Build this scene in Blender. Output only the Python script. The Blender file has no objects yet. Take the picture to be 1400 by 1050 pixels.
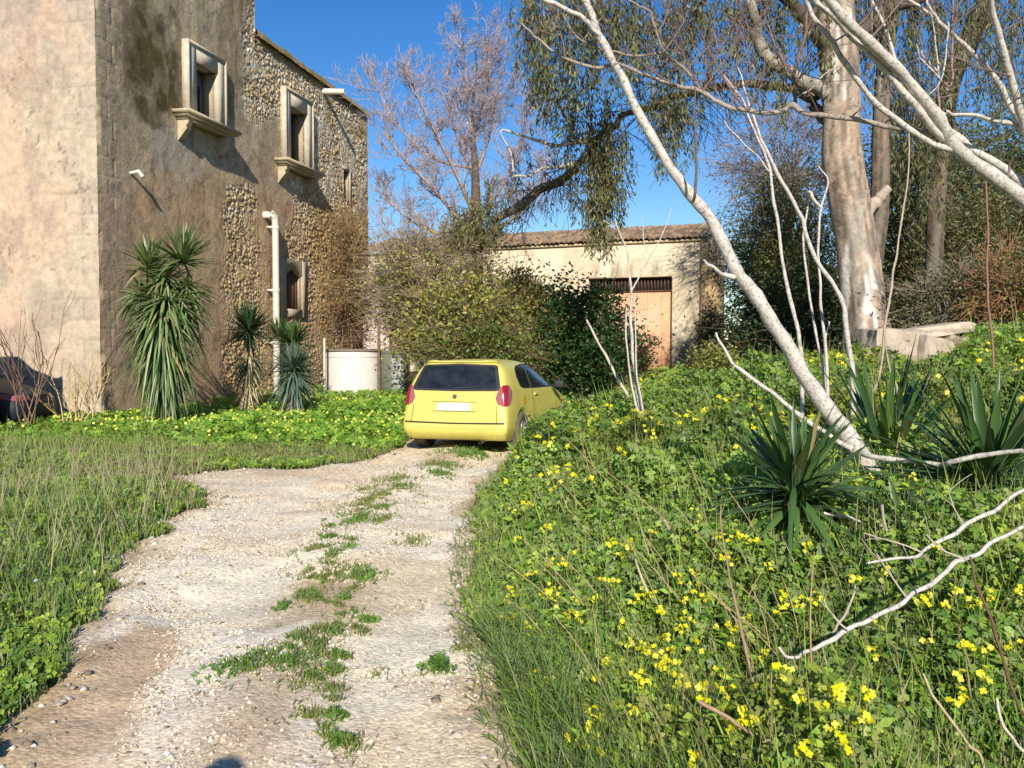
import bpy, bmesh, math, random
import numpy as np
from mathutils import Vector, Matrix
from mathutils.bvhtree import BVHTree
random.seed(7); rng = np.random.default_rng(7)
PI = math.pi
COL = bpy.context.scene.collection
# ------------------------------------------------------------------ camera model (real focal length, eye height 1.6 m)
F = 1212.0; EYE = 1.6; PITCH = math.atan(45/F); cp, sp = math.cos(PITCH), math.sin(PITCH)
def P(px, py, y):                       # point on the sight line of a photo pixel at world distance y
    u = (px-700)/F; v = (525-py)/F
    k = y/(cp+v*sp)
    return np.array([u*k, y, EYE+k*(v*cp-sp)])
def PX(p):                              # world -> photo pixel (vectorised)
    p = np.asarray(p, float); d = p-np.array([0, 0, EYE])
    f = d[..., 1]*cp-d[..., 2]*sp; v = d[..., 1]*sp+d[..., 2]*cp
    return np.stack([700+F*d[..., 0]/f, 525-F*v/f], -1)
# ------------------------------------------------------------------ noise
_T = np.random.default_rng(3).random((256, 256))
def vnoise(x, y):
    x = np.asarray(x, float); y = np.asarray(y, float)
    xi = np.floor(x).astype(int); yi = np.floor(y).astype(int); fx = x-xi; fy = y-yi
    fx = fx*fx*(3-2*fx); fy = fy*fy*(3-2*fy)
    a = _T[xi & 255, yi & 255]; b = _T[(xi+1) & 255, yi & 255]; c = _T[xi & 255, (yi+1) & 255]; d = _T[(xi+1) & 255, (yi+1) & 255]
    return (a*(1-fx)+b*fx)*(1-fy)+(c*(1-fx)+d*fx)*fy
def fbm(x, y, o=4):
    s = 0; a = .5; t = 0
    for k in range(o):
        s = s+a*vnoise(np.asarray(x)*2**k+17*k, np.asarray(y)*2**k+31*k); t += a; a *= .5
    return s/t
def worley(x, y, seed=0):               # returns f1, f2, id value
    r = np.random.default_rng(seed); J = r.random((128, 128, 3))
    xi = np.floor(x).astype(int); yi = np.floor(y).astype(int)
    f1 = np.full(x.shape, 9.); f2 = np.full(x.shape, 9.); idv = np.zeros(x.shape)
    for dx in (-1, 0, 1):
        for dy in (-1, 0, 1):
            j = J[(xi+dx) & 127, (yi+dy) & 127]
            d = np.hypot(xi+dx+.15+.7*j[..., 0]-x, yi+dy+.15+.7*j[..., 1]-y)
            n = d < f1
            f2 = np.where(n, f1, np.minimum(f2, d)); idv = np.where(n, j[..., 2], idv); f1 = np.where(n, d, f1)
    return f1, f2, idv
def sstep(a, b, x):
    t = np.clip((np.asarray(x, float)-a)/(b-a), 0, 1); return t*t*(3-2*t)
def inpoly(x, y, poly):
    x = np.asarray(x, float); y = np.asarray(y, float); r = np.zeros(x.shape, bool); n = len(poly)
    for i in range(n):
        x1, y1 = poly[i]; x2, y2 = poly[(i+1) % n]
        if y1 == y2: continue
        c = ((y1 > y) != (y2 > y)) & (x < (x2-x1)*(y-y1)/(y2-y1)+x1); r ^= c
    return r
def sdist(x, y, poly):                  # signed distance, + inside
    x = np.asarray(x, float); y = np.asarray(y, float); d = np.full(x.shape, 1e9); n = len(poly)
    for i in range(n):
        x1, y1 = poly[i]; x2, y2 = poly[(i+1) % n]; ex, ey = x2-x1, y2-y1; L = ex*ex+ey*ey+1e-12
        t = np.clip(((x-x1)*ex+(y-y1)*ey)/L, 0, 1); d = np.minimum(d, np.hypot(x-x1-t*ex, y-y1-t*ey))
    return np.where(inpoly(x, y, poly), d, -d)
# ------------------------------------------------------------------ mesh builder
def lin(r, g, b): return np.array([((c/255)/12.92 if c/255 < .04045 else ((c/255+.055)/1.055)**2.4) for c in (r, g, b)])
class MB:
    def __init__(s): s.V = []; s.Q = []; s.T = []; s.C = []; s.n = 0
    def add(s, V, Q=None, T=None, C=None):
        V = np.asarray(V, float).reshape(-1, 3)
        if Q is not None and len(Q): s.Q.append(np.asarray(Q, int).reshape(-1, 4)+s.n)
        if T is not None and len(T): s.T.append(np.asarray(T, int).reshape(-1, 3)+s.n)
        if C is None: C = np.full((len(V), 3), .5)
        C = np.asarray(C, float)
        if C.ndim == 1: C = np.tile(C, (len(V), 1))
        s.V.append(V); s.C.append(C); s.n += len(V)
    def box(s, c, h, R=None, C=None):
        V = np.array([[x, y, z] for x in (-1, 1) for y in (-1, 1) for z in (-1, 1)], float)*np.asarray(h)
        if R is not None: V = V@np.asarray(R).T
        s.add(V+np.asarray(c), [[0, 1, 3, 2], [4, 6, 7, 5], [0, 4, 5, 1], [2, 3, 7, 6], [0, 2, 6, 4], [1, 5, 7, 3]], C=C)
    def tubes(s, Pn, R, sides=3, C=None):          # Pn (N,k,3), R (N,k)
        Pn = np.asarray(Pn, float); R = np.asarray(R, float)
        if Pn.ndim == 2: Pn = Pn[None]; R = R[None]
        N, k, _ = Pn.shape
        T = np.gradient(Pn, axis=1); T /= np.linalg.norm(T, axis=2, keepdims=True)+1e-9
        m = Pn[:, -1]-Pn[:, 0]; ref = np.where(np.abs(m[:, 2:3]) > .8*np.linalg.norm(m, axis=1, keepdims=True), np.array([[1., .2, 0]]), np.array([[0, 0, 1.]]))
        A = np.cross(T, ref[:, None, :]); A /= np.linalg.norm(A, axis=2, keepdims=True)+1e-9; B = np.cross(T, A)
        a = np.arange(sides)*2*PI/sides
        V = Pn[:, :, None]+R[:, :, None, None]*(np.cos(a)[None, None, :, None]*A[:, :, None]+np.sin(a)[None, None, :, None]*B[:, :, None])
        base = (np.arange(N)*k*sides)[:, None, None]+(np.arange(k-1)*sides)[None, :, None]
        j = np.arange(sides)[None, None, :]; j2 = (j+1) % sides
        Q = np.stack([base+j, base+j2, base+sides+j2, base+sides+j], -1).reshape(-1, 4)
        if C is None: Cc = None
        else:
            C = np.asarray(C, float)
            Cc = np.tile(C, (N*k*sides, 1)) if C.ndim == 1 else np.repeat(C, k*sides, axis=0)
        s.add(V.reshape(-1, 3), Q, C=Cc)
    def strips(s, B, D, S, L, W, droop=0, segs=3, C=None, fold=0.0, prof=None):
        # B base, D direction, S side (N,3); L, W (N); droop (N): bends towards -z
        B = np.asarray(B, float); N = len(B); D = D/(np.linalg.norm(D, axis=1, keepdims=True)+1e-9)
        S = S-D*(S*D).sum(1, keepdims=True); S /= np.linalg.norm(S, axis=1, keepdims=True)+1e-9
        L = np.broadcast_to(L, N); W = np.broadcast_to(W, N); droop = np.broadcast_to(droop, N)
        t = np.linspace(0, 1, segs+1)
        if prof is None: prof = np.minimum(1, .55+t*2)*np.sqrt(np.clip(1-t, 0, 1)); prof[-1] = .03
        c = B[:, None]+D[:, None]*(L[:, None]*t)[:, :, None]; c[:, :, 2] -= (droop*L)[:, None]*t[None]**2
        w = (W[:, None]*prof[None]*.5)[:, :, None]
        if fold:
            Nn = np.cross(D, S); m = c-fold*w*2*Nn[:, None]
            V = np.stack([c-S[:, None]*w, m, c+S[:, None]*w], 2); q = 3
        else: V = np.stack([c-S[:, None]*w, c+S[:, None]*w], 2); q = 2
        k = segs+1; base = (np.arange(N)*k*q)[:, None]+(np.arange(segs)*q)[None]
        Q = []
        for e in range(q-1): Q.append(np.stack([base+e, base+e+1, base+q+e+1, base+q+e], -1).reshape(-1, 4))
        Cc = None
        if C is not None:
            C = np.asarray(C, float); Cc = np.tile(C, (N*k*q, 1)) if C.ndim == 1 else np.repeat(C, k*q, axis=0)
        s.add(V.reshape(-1, 3), np.concatenate(Q), C=Cc)
    def rhombi(s, B, D, S, L, W, C=None, bend=0.0):   # leaf: base, left, tip, right
        B = np.asarray(B, float); N = len(B); D = D/(np.linalg.norm(D, axis=1, keepdims=True)+1e-9)
        S = S-D*(S*D).sum(1, keepdims=True); S /= np.linalg.norm(S, axis=1, keepdims=True)+1e-9
        L = np.broadcast_to(L, N)[:, None]; W = np.broadcast_to(W, N)[:, None]; Nn = np.cross(D, S)
        tip = B+D*L-Nn*L*bend; mid = B+D*L*.55
        V = np.stack([B, mid-S*W*.5, tip, mid+S*W*.5], 1)
        C = None if C is None else (np.tile(C, (N*4, 1)) if np.ndim(C) == 1 else np.repeat(C, 4, axis=0))
        s.add(V.reshape(-1, 3), np.arange(N*4).reshape(-1, 4), C=C)
    def grid(s, G, mask=None, C=None):               # G (a,b,3)
        a, b, _ = G.shape; i = np.arange(a*b).reshape(a, b)
        Q = np.stack([i[:-1, :-1], i[1:, :-1], i[1:, 1:], i[:-1, 1:]], -1)
        Q = Q[mask] if mask is not None else Q.reshape(-1, 4)
        s.add(G.reshape(-1, 3), Q, C=None if C is None else (C if np.ndim(C) == 1 else C.reshape(-1, 3)))
    def build(s, name, mat, parent=None, smooth=False, origin=None):
        V = np.concatenate(s.V) if s.V else np.zeros((0, 3)); C = np.concatenate(s.C)
        if origin is not None: V = V-np.asarray(origin)
        Q = np.concatenate(s.Q) if s.Q else np.zeros((0, 4), int); T = np.concatenate(s.T) if s.T else np.zeros((0, 3), int)
        used = np.zeros(len(V), bool); used[Q.ravel()] = True; used[T.ravel()] = True
        if not used.all():
            m = np.cumsum(used)-1; V = V[used]; C = C[used]; Q = m[Q]; T = m[T]
        me = bpy.data.meshes.new(name); me.vertices.add(len(V)); me.vertices.foreach_set('co', V.astype(np.float32).ravel())
        me.loops.add(Q.size+T.size); me.loops.foreach_set('vertex_index', np.concatenate([Q.ravel(), T.ravel()]).astype(np.int32))
        me.polygons.add(len(Q)+len(T))
        st = np.concatenate([np.arange(len(Q))*4, len(Q)*4+np.arange(len(T))*3]).astype(np.int32)
        me.polygons.foreach_set('loop_start', st)
        at = me.attributes.new('Col', 'FLOAT_COLOR', 'POINT'); at.data.foreach_set('color', np.concatenate([C, np.ones((len(C), 1))], 1).astype(np.float32).ravel())
        me.update(calc_edges=True); me.validate()
        if smooth: me.polygons.foreach_set('use_smooth', np.ones(len(me.polygons), bool)); me.update()
        if mat: me.materials.append(mat)
        o = bpy.data.objects.new(name, me); COL.objects.link(o)
        if origin is not None: o.location = Vector([float(v) for v in origin])
        if parent: o.parent = parent; o.matrix_parent_inverse = world(parent).inverted()
        return o
def world(o):
    m = o.matrix_basis.copy()
    return world(o.parent) @ o.matrix_parent_inverse @ m if o.parent else m
def empty(name, loc=(0, 0, 0), rz=0):
    o = bpy.data.objects.new(name, None); COL.objects.link(o); o.location = [float(v) for v in loc]; o.rotation_euler = (0, 0, rz); o.empty_display_size = .2; return o
def tag(o, label=None, cat=None, group=None, kind=None):
    if label: o['label'] = label
    if cat: o['category'] = cat
    if group: o['group'] = group
    if kind: o['kind'] = kind
    return o
def randdir(n, zlo=-1, zhi=1):
    z = rng.uniform(zlo, zhi, n); a = rng.uniform(0, 2*PI, n); r = np.sqrt(1-z*z); return np.stack([r*np.cos(a), r*np.sin(a), z], 1)
def cmix(n, *cols):                                  # random choice blended between colours
    c = np.array(cols, float); i = rng.integers(0, len(c), n); j = rng.integers(0, len(c), n); t = rng.random((n, 1))*.6
    return (c[i]*(1-t)+c[j]*t)*rng.uniform(.8, 1.2, (n, 1))
# ------------------------------------------------------------------ materials
def M(name): m = bpy.data.materials.new(name); m.use_nodes = True; return m, m.node_tree.nodes, m.node_tree.links
def plain(name, col, rough=.6, metal=0, spec=.5, bump=0, bscale=30, var=0, vscale=8, coat=0):
    m, N, L = M(name); b = N['Principled BSDF']; b.inputs['Base Color'].default_value = (*col, 1); b.inputs['Roughness'].default_value = rough
    b.inputs['Metallic'].default_value = metal; b.inputs['Specular IOR Level'].default_value = spec; b.inputs['Coat Weight'].default_value = coat
    tc = N.new('ShaderNodeTexCoord')
    if var:
        n = N.new('ShaderNodeTexNoise'); n.inputs['Scale'].default_value = vscale; n.inputs['Detail'].default_value = 6; n.inputs['Roughness'].default_value = .65
        r = N.new('ShaderNodeMapRange'); r.inputs[3].default_value = 1-var; r.inputs[4].default_value = 1+var; r.inputs[1].default_value = .3; r.inputs[2].default_value = .7
        x = N.new('ShaderNodeVectorMath'); x.operation = 'SCALE'; x.inputs[0].default_value = col
        L.new(tc.outputs['Object'], n.inputs['Vector']); L.new(n.outputs[0], r.inputs[0]); L.new(r.outputs[0], x.inputs['Scale']); L.new(x.outputs[0], b.inputs['Base Color'])
    if bump:
        n2 = N.new('ShaderNodeTexNoise'); n2.inputs['Scale'].default_value = bscale; n2.inputs['Detail'].default_value = 5
        bp = N.new('ShaderNodeBump'); bp.inputs['Strength'].default_value = bump; bp.inputs['Distance'].default_value = .02
        L.new(tc.outputs['Object'], n2.inputs['Vector']); L.new(n2.outputs[0], bp.inputs['Height']); L.new(bp.outputs[0], b.inputs['Normal'])
    return m
def vcol(name, rough=.9, spec=.2, trans=0.0, var=.25, vscale=12, bump=.0, bscale=40, bdist=.02, streak=0, bands=0):
    """base colour from the Col attribute times procedural noise"""
    m, N, L = M(name); b = N['Principled BSDF']; b.inputs['Roughness'].default_value = rough; b.inputs['Specular IOR Level'].default_value = spec
    a = N.new('ShaderNodeAttribute'); a.attribute_name = 'Col'; src = a.outputs['Color']; tc = N.new('ShaderNodeTexCoord')
    if var:
        n = N.new('ShaderNodeTexNoise'); n.inputs['Scale'].default_value = vscale; n.inputs['Detail'].default_value = 7; n.inputs['Roughness'].default_value = .7
        r = N.new('ShaderNodeMapRange'); r.inputs[1].default_value = .3; r.inputs[2].default_value = .7; r.inputs[3].default_value = 1-var; r.inputs[4].default_value = 1+var
        x = N.new('ShaderNodeVectorMath'); x.operation = 'SCALE'
        L.new(tc.outputs['Object'], n.inputs['Vector']); L.new(n.outputs[0], r.inputs[0]); L.new(src, x.inputs[0]); L.new(r.outputs[0], x.inputs['Scale']); src = x.outputs[0]
    if bands:                                         # lenticels: fine dark rings and specks
        mp = N.new('ShaderNodeMapping'); mp.inputs['Scale'].default_value = (1, 1, 1)
        n = N.new('ShaderNodeTexNoise'); n.inputs['Scale'].default_value = bands; n.inputs['Detail'].default_value = 4; n.inputs['Roughness'].default_value = .75
        r = N.new('ShaderNodeMapRange'); r.inputs[1].default_value = .36; r.inputs[2].default_value = .5; r.inputs[3].default_value = .45; r.inputs[4].default_value = 1.08
        x = N.new('ShaderNodeVectorMath'); x.operation = 'SCALE'
        L.new(tc.outputs['Object'], n.inputs['Vector']); L.new(n.outputs[0], r.inputs[0]); L.new(src, x.inputs[0]); L.new(r.outputs[0], x.inputs['Scale']); src = x.outputs[0]
    L.new(src, b.inputs['Base Color'])
    if bump:
        n2 = N.new('ShaderNodeTexNoise'); n2.inputs['Scale'].default_value = bscale; n2.inputs['Detail'].default_value = 8; n2.inputs['Roughness'].default_value = .65
        bp = N.new('ShaderNodeBump'); bp.inputs['Strength'].default_value = bump; bp.inputs['Distance'].default_value = bdist
        L.new(tc.outputs['Object'], n2.inputs['Vector']); L.new(n2.outputs[0], bp.inputs['Height']); L.new(bp.outputs[0], b.inputs['Normal'])
    if trans:
        t = N.new('ShaderNodeBsdfTranslucent'); mx = N.new('ShaderNodeMixShader'); mx.inputs[0].default_value = trans; out = N['Material Output']
        hs = N.new('ShaderNodeVectorMath'); hs.operation = 'MULTIPLY'; hs.inputs[1].default_value = (1.5, 1.6, .6)
        L.new(src, hs.inputs[0]); L.new(hs.outputs[0], t.inputs[0]); L.new(b.outputs[0], mx.inputs[1]); L.new(t.outputs[0], mx.inputs[2]); L.new(mx.outputs[0], out.inputs[0])
    return m
m_leaf = vcol('leaf', rough=.5, spec=.35, trans=.3, var=0)
m_grass = vcol('grass_blade', rough=.6, spec=.3, trans=.3, var=0)
m_stiff = vcol('stiff_leaf', rough=.42, spec=.5, trans=.12, var=0)
m_petal = vcol('petal', rough=.6, spec=.2, trans=.35, var=0)
m_twig = vcol('twig', rough=.85, spec=.2, var=.2, vscale=20)
m_bark = vcol('pale_fig_bark', rough=.75, spec=.25, var=.16, vscale=9, bump=.35, bscale=45, bdist=.012, bands=55)
m_eubark = vcol('eucalyptus_bark', rough=.9, spec=.15, var=.25, vscale=5, bump=.7, bscale=9, bdist=.05)
m_wall = vcol('wall_plaster', rough=.95, spec=.12, var=.2, vscale=7, bump=.6, bscale=16, bdist=.03)
m_stone = vcol('stone', rough=.9, spec=.15, var=.2, vscale=9, bump=.5, bscale=22, bdist=.02)
m_tile = vcol('clay_tile', rough=.9, spec=.15, var=.3, vscale=8, bump=.4, bscale=30)
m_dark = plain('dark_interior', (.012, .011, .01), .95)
# ------------------------------------------------------------------ terrain
def edgeR(y): return np.interp(y, [-5, 0, 3.4, 5, 7, 10, 14, 18, 25, 40], [.3, .3, .08, -.17, -.33, -.28, .24, 1.35, 2.6, 4.])
def ground(x, y):
    x = np.asarray(x, float); y = np.asarray(y, float)
    base = .022*np.clip(y-20, 0, 25)-.035*np.clip(y-52, 0, 300)
    d = x-edgeR(y); sl = np.interp(y, [-5, 3, 8, 12, 20, 30, 45, 60], [.20, .22, .24, .22, .17, .08, .03, .0])
    dd = np.clip(d-.1, 0, None); bank = sl*12*(1-np.exp(-dd/12))*1.05
    lf = .03*np.clip(-3.5-x, 0, 6)*sstep(2, 6, y)*sstep(16, 11, y)
    far = sstep(80, 30, np.hypot(x, y))
    return base+bank*far+lf*.4+(.10*(fbm(x*.7, y*.7)-.5)*sstep(.2, 1.5, np.abs(d)+.2)+.05*(fbm(x*2.3, y*2.3, 2)-.5))*far
TRACK = [(.35, -4), (.3, 0), (.27, 2), (.08, 3.4), (-.17, 5), (-.32, 7), (-.28, 10), (-.1, 12.3), (.1, 14.2), (.7, 16.5), (1.0, 19), (.7, 24), (-1.4, 24), (-1.8, 18),
         (-1.85, 13.7), (-2.7, 12.3), (-3.9, 11.7), (-4.4, 11.2), (-3.8, 10.4), (-3.35, 9.2), (-2.95, 6.7), (-2.3, 4.4), (-2.15, 3.7), (-2.0, 2), (-2.0, -4)]
def tdist(x, y): return sdist(x, y, TRACK)+.35*(fbm(np.asarray(x)*2.2+5, np.asarray(y)*2.2, 4)-.5)*1.6
def ruts(x, y):                         # two wheel ruts and a raised centre
    c = np.interp(y, [0, 4, 7, 10, 14], [-.95, -1.1, -1.35, -1.3, -.85]); u = np.asarray(x)-c
    return .04*np.exp(-(u/.35)**2)-.035*np.exp(-((u-.75)/.3)**2)-.035*np.exp(-((u+.8)/.35)**2)
def gxy(px, py):                        # photo pixel of a point on the flat ground -> x, y
    y = EYE*F/(py-480.0); return (px-700)/F*y, y
m_soil, N, L = M('weedy_soil'); b = N['Principled BSDF']; b.inputs['Roughness'].default_value = .95; b.inputs['Specular IOR Level'].default_value = .1
tc = N.new('ShaderNodeTexCoord'); n1 = N.new('ShaderNodeTexNoise'); n1.inputs['Scale'].default_value = 1.6; n1.inputs['Detail'].default_value = 9; n1.inputs['Roughness'].default_value = .7
cr = N.new('ShaderNodeValToRGB'); cr.color_ramp.elements[0].position = .35; cr.color_ramp.elements[0].color = (.035, .045, .015, 1); cr.color_ramp.elements[1].position = .68; cr.color_ramp.elements[1].color = (.15, .115, .065, 1)
e = cr.color_ramp.elements.new(.5); e.color = (.07, .075, .025, 1)
L.new(tc.outputs['Object'], n1.inputs[0]); L.new(n1.outputs[0], cr.inputs[0]); L.new(cr.outputs[0], b.inputs[0])
n2 = N.new('ShaderNodeTexNoise'); n2.inputs['Scale'].default_value = 30; n2.inputs['Detail'].default_value = 6; bp = N.new('ShaderNodeBump'); bp.inputs['Distance'].default_value = .03
L.new(tc.outputs['Object'], n2.inputs[0]); L.new(n2.outputs[0], bp.inputs['Height']); L.new(bp.outputs[0], b.inputs['Normal'])
def axis(a, b, fine, far, gr=1.12):
    out = list(np.arange(a, b, fine)); s = fine
    v = out[-1]
    while v < far: s *= gr; v += s; out.append(v)
    v = out[0]; s = fine; pre = []
    while v > -far: s *= gr; v -= s; pre.append(v)
    return np.array(pre[::-1]+out)
xs = axis(-14, 14, .2, 3000); ys = axis(-4, 46, .2, 3000)
X, Y = np.meshgrid(xs, ys, indexing='ij'); G = np.stack([X, Y, ground(X, Y)-.16*sstep(.12, .35, sdist(X, Y, TRACK))], -1)
mb = MB(); mb.grid(G); tag(mb.build('ground', m_soil, smooth=True), kind='structure')
# track sheet
xs = np.arange(-6, 2, .04); ys = np.arange(-3, 24.5, .05); X, Y = np.meshgrid(xs, ys, indexing='ij'); D = tdist(X, Y)
Z = ground(X, Y)+np.clip(D*.12, -.08, .014)+ruts(X, Y)*sstep(0, .5, D)+.012*(fbm(X*4, Y*4, 3)-.5)+.008*(fbm(X*16, Y*16, 2)-.5)
pale = lin(240, 228, 200); warm = lin(230, 210, 176); white = lin(244, 232, 212); sand = lin(208, 182, 148); brown = lin(188, 162, 126); grassy = lin(110, 105, 62)
n = fbm(X*1.1+3, Y*1.1, 4)[..., None]; C = pale*(1-sstep(.42, .62, n))+warm*sstep(.42, .62, n)
pxy = PX(np.stack([X, Y, Z], -1)); px, py = pxy[..., 0], pxy[..., 1]
def gp(pts): return [gxy(*p) for p in pts]
def soft(poly, w, nz=.25): return sstep(-w, w, sdist(X, Y, poly)+nz*(fbm(X*3, Y*3)-.5))[..., None]
k = soft(gp([(0, 1200), (-60, 1000), (40, 950), (150, 850), (240, 855), (245, 890), (190, 960), (165, 1050), (165, 1300)]), .03, .12); C = C*(1-k)+sand*k
k = soft(gp([(160, 1300), (170, 1000), (250, 900), (300, 880), (420, 900), (450, 1000), (460, 1300)]), .12, .4)*.8; C = C*(1-k)+white*k
k = soft(gp([(120, 860), (230, 790), (260, 720), (300, 700), (240, 800), (170, 860), (60, 920)]), .06, .2)*.8; C = C*(1-k)+white*k
cen = np.interp(Y, [0, 4, 7, 10, 14], [-.95, -1.1, -1.35, -1.3, -.85]); k = (np.exp(-((X-cen)/.3)**2)*sstep(.42, .58, fbm(X*1.7, Y*1.7+9)))[..., None]*.75; C = C*(1-k)+brown*k
k = sstep(.28, .0, D+.25*(fbm(X*4, Y*4)-.5))[..., None]*.8; C = C*(1-k)+brown*k
k = (sstep(9.5, 12, Y)*sstep(-1.8, -3.2, X))[..., None]*.6; C = C*(1-k)+lin(178, 150, 118)*k
tr = (k*0+soft(gp([(0, 1200), (-60, 1000), (40, 950), (150, 870), (150, 1300)]), .05, .1))[..., 0]   # tyre tread pressed in the sand
Z = Z-tr*.006*(np.sin((X*1.0+Y*.72)*95)*.5+.5)*(sstep(.3, .7, vnoise(X*6, Y*1.5)))
C = C*(0.93+.14*fbm(X*9, Y*9, 3)[..., None])
mask = (D[:-1, :-1] > -.3)
m_track, N, L = M('gravel_track'); b = N['Principled BSDF']; b.inputs['Roughness'].default_value = .95; b.inputs['Specular IOR Level'].default_value = .1
a = N.new('ShaderNodeAttribute'); a.attribute_name = 'Col'; tc = N.new('ShaderNodeTexCoord')
v = N.new('ShaderNodeTexVoronoi'); v.inputs['Scale'].default_value = 48; v.inputs['Randomness'].default_value = 1
nz = N.new('ShaderNodeTexNoise'); nz.inputs['Scale'].default_value = 26; nz.inputs['Detail'].default_value = 8; nz.inputs['Roughness'].default_value = .75
nb = N.new('ShaderNodeTexNoise'); nb.inputs['Scale'].default_value = 4; nb.inputs['Detail'].default_value = 6
r1 = N.new('ShaderNodeMapRange'); r1.inputs[1].default_value = .28; r1.inputs[2].default_value = .72; r1.inputs[3].default_value = .74; r1.inputs[4].default_value = 1.2
sep = N.new('ShaderNodeSeparateColor'); r2 = N.new('ShaderNodeMapRange'); r2.inputs[1].default_value = .05; r2.inputs[2].default_value = .6; r2.inputs[3].default_value = .78; r2.inputs[4].default_value = 1.12
x1 = N.new('ShaderNodeMath'); x1.operation = 'MULTIPLY'; x2 = N.new('ShaderNodeVectorMath'); x2.operation = 'SCALE'
for q in (v, nz, nb): L.new(tc.outputs['Object'], q.inputs['Vector'])
L.new(nz.outputs[0], r1.inputs[0]); L.new(v.outputs['Color'], sep.inputs[0]); L.new(sep.outputs[0], r2.inputs[0]); L.new(r1.outputs[0], x1.inputs[0]); L.new(r2.outputs[0], x1.inputs[1])
L.new(a.outputs['Color'], x2.inputs[0]); L.new(x1.outputs[0], x2.inputs['Scale']); L.new(x2.outputs[0], b.inputs[0])
vd = N.new('ShaderNodeMath'); vd.operation = 'MULTIPLY_ADD'; vd.inputs[1].default_value = -.55; L.new(v.outputs['Distance'], vd.inputs[0]); L.new(nz.outputs[0], vd.inputs[2]); ad = N.new('ShaderNodeMath'); ad.operation = 'ADD'; L.new(vd.outputs[0], ad.inputs[0]); L.new(nb.outputs[0], ad.inputs[1])
bp = N.new('ShaderNodeBump'); bp.inputs['Distance'].default_value = .012; bp.inputs['Strength'].default_value = .6; L.new(ad.outputs[0], bp.inputs['Height']); L.new(bp.outputs[0], b.inputs['Normal'])
mb = MB(); mb.grid(np.stack([X, Y, Z], -1), mask, C*.97); tag(mb.build('dirt_track', m_track, smooth=True), kind='structure')
def trackz(x, y):
    D = tdist(x, y); return ground(x, y)+np.clip(D*.12, -.08, .014)+ruts(x, y)*sstep(0, .5, D)
# gravel stones
oct_ = np.array([[1, 0, 0], [-1, 0, 0], [0, 1, 0], [0, -1, 0], [0, 0, 1], [0, 0, -1]], float); of = np.array([[0, 2, 4], [2, 1, 4], [1, 3, 4], [3, 0, 4], [2, 0, 5], [1, 2, 5], [3, 1, 5], [0, 3, 5]])
def stones(n, xr, yr, smin, smax, keep, cols):
    x = rng.uniform(*xr, n); y = rng.uniform(yr[0]**.5, yr[1]**.5, n)**2; k = keep(x, y); x, y = x[k], y[k]; n = len(x)
    s = smin+(smax-smin)*rng.random(n)**3; a = rng.uniform(0, 2*PI, n)
    V = oct_[None]*(s[:, None, None]*rng.uniform(.6, 1.3, (n, 6, 1))); V[:, :, 2] *= .6
    c, q = np.cos(a)[:, None], np.sin(a)[:, None]; V = np.stack([V[..., 0]*c-V[..., 1]*q, V[..., 0]*q+V[..., 1]*c, V[..., 2]], -1)
    V += np.stack([x, y, trackz(x, y)+s*.15], -1)[:, None]
    T = (np.arange(n)*6)[:, None, None]+of[None]; return V.reshape(-1, 3), T.reshape(-1, 3), np.repeat(cmix(n, *cols), 6, axis=0)
mb = MB()
cl = lambda x, y: (tdist(x, y) > .02) & (rng.random(len(x)) < (.12+1.1*sstep(.42, .62, fbm(x*1.6+40, y*1.6)))) & ~inpoly(x, y, gp([(0, 1200), (-60, 1000), (40, 950), (150, 870), (225, 870), (150, 1000), (140, 1300)]))
V_, T_, C_ = stones(120000, (-5, 1), (2.3, 14), .004, .015, cl, [lin(228, 212, 188), lin(206, 188, 162), lin(160, 142, 120), lin(236, 224, 204), lin(120, 106, 90)]); mb.add(V_, T=T_, C=C_)
cl = lambda x, y: (np.abs(tdist(x, y)) < .25)
V_, T_, C_ = stones(9000, (-5, 1), (2.3, 14), .008, .035, cl, [lin(200, 195, 185), lin(165, 155, 140), lin(120, 108, 92)]); mb.add(V_, T=T_, C=C_)
tag(mb.build('gravel', vcol('gravel_stone', var=.2, vscale=60)), 'loose pale gravel scattered over the dirt track', 'gravel', kind='stuff')
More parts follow.
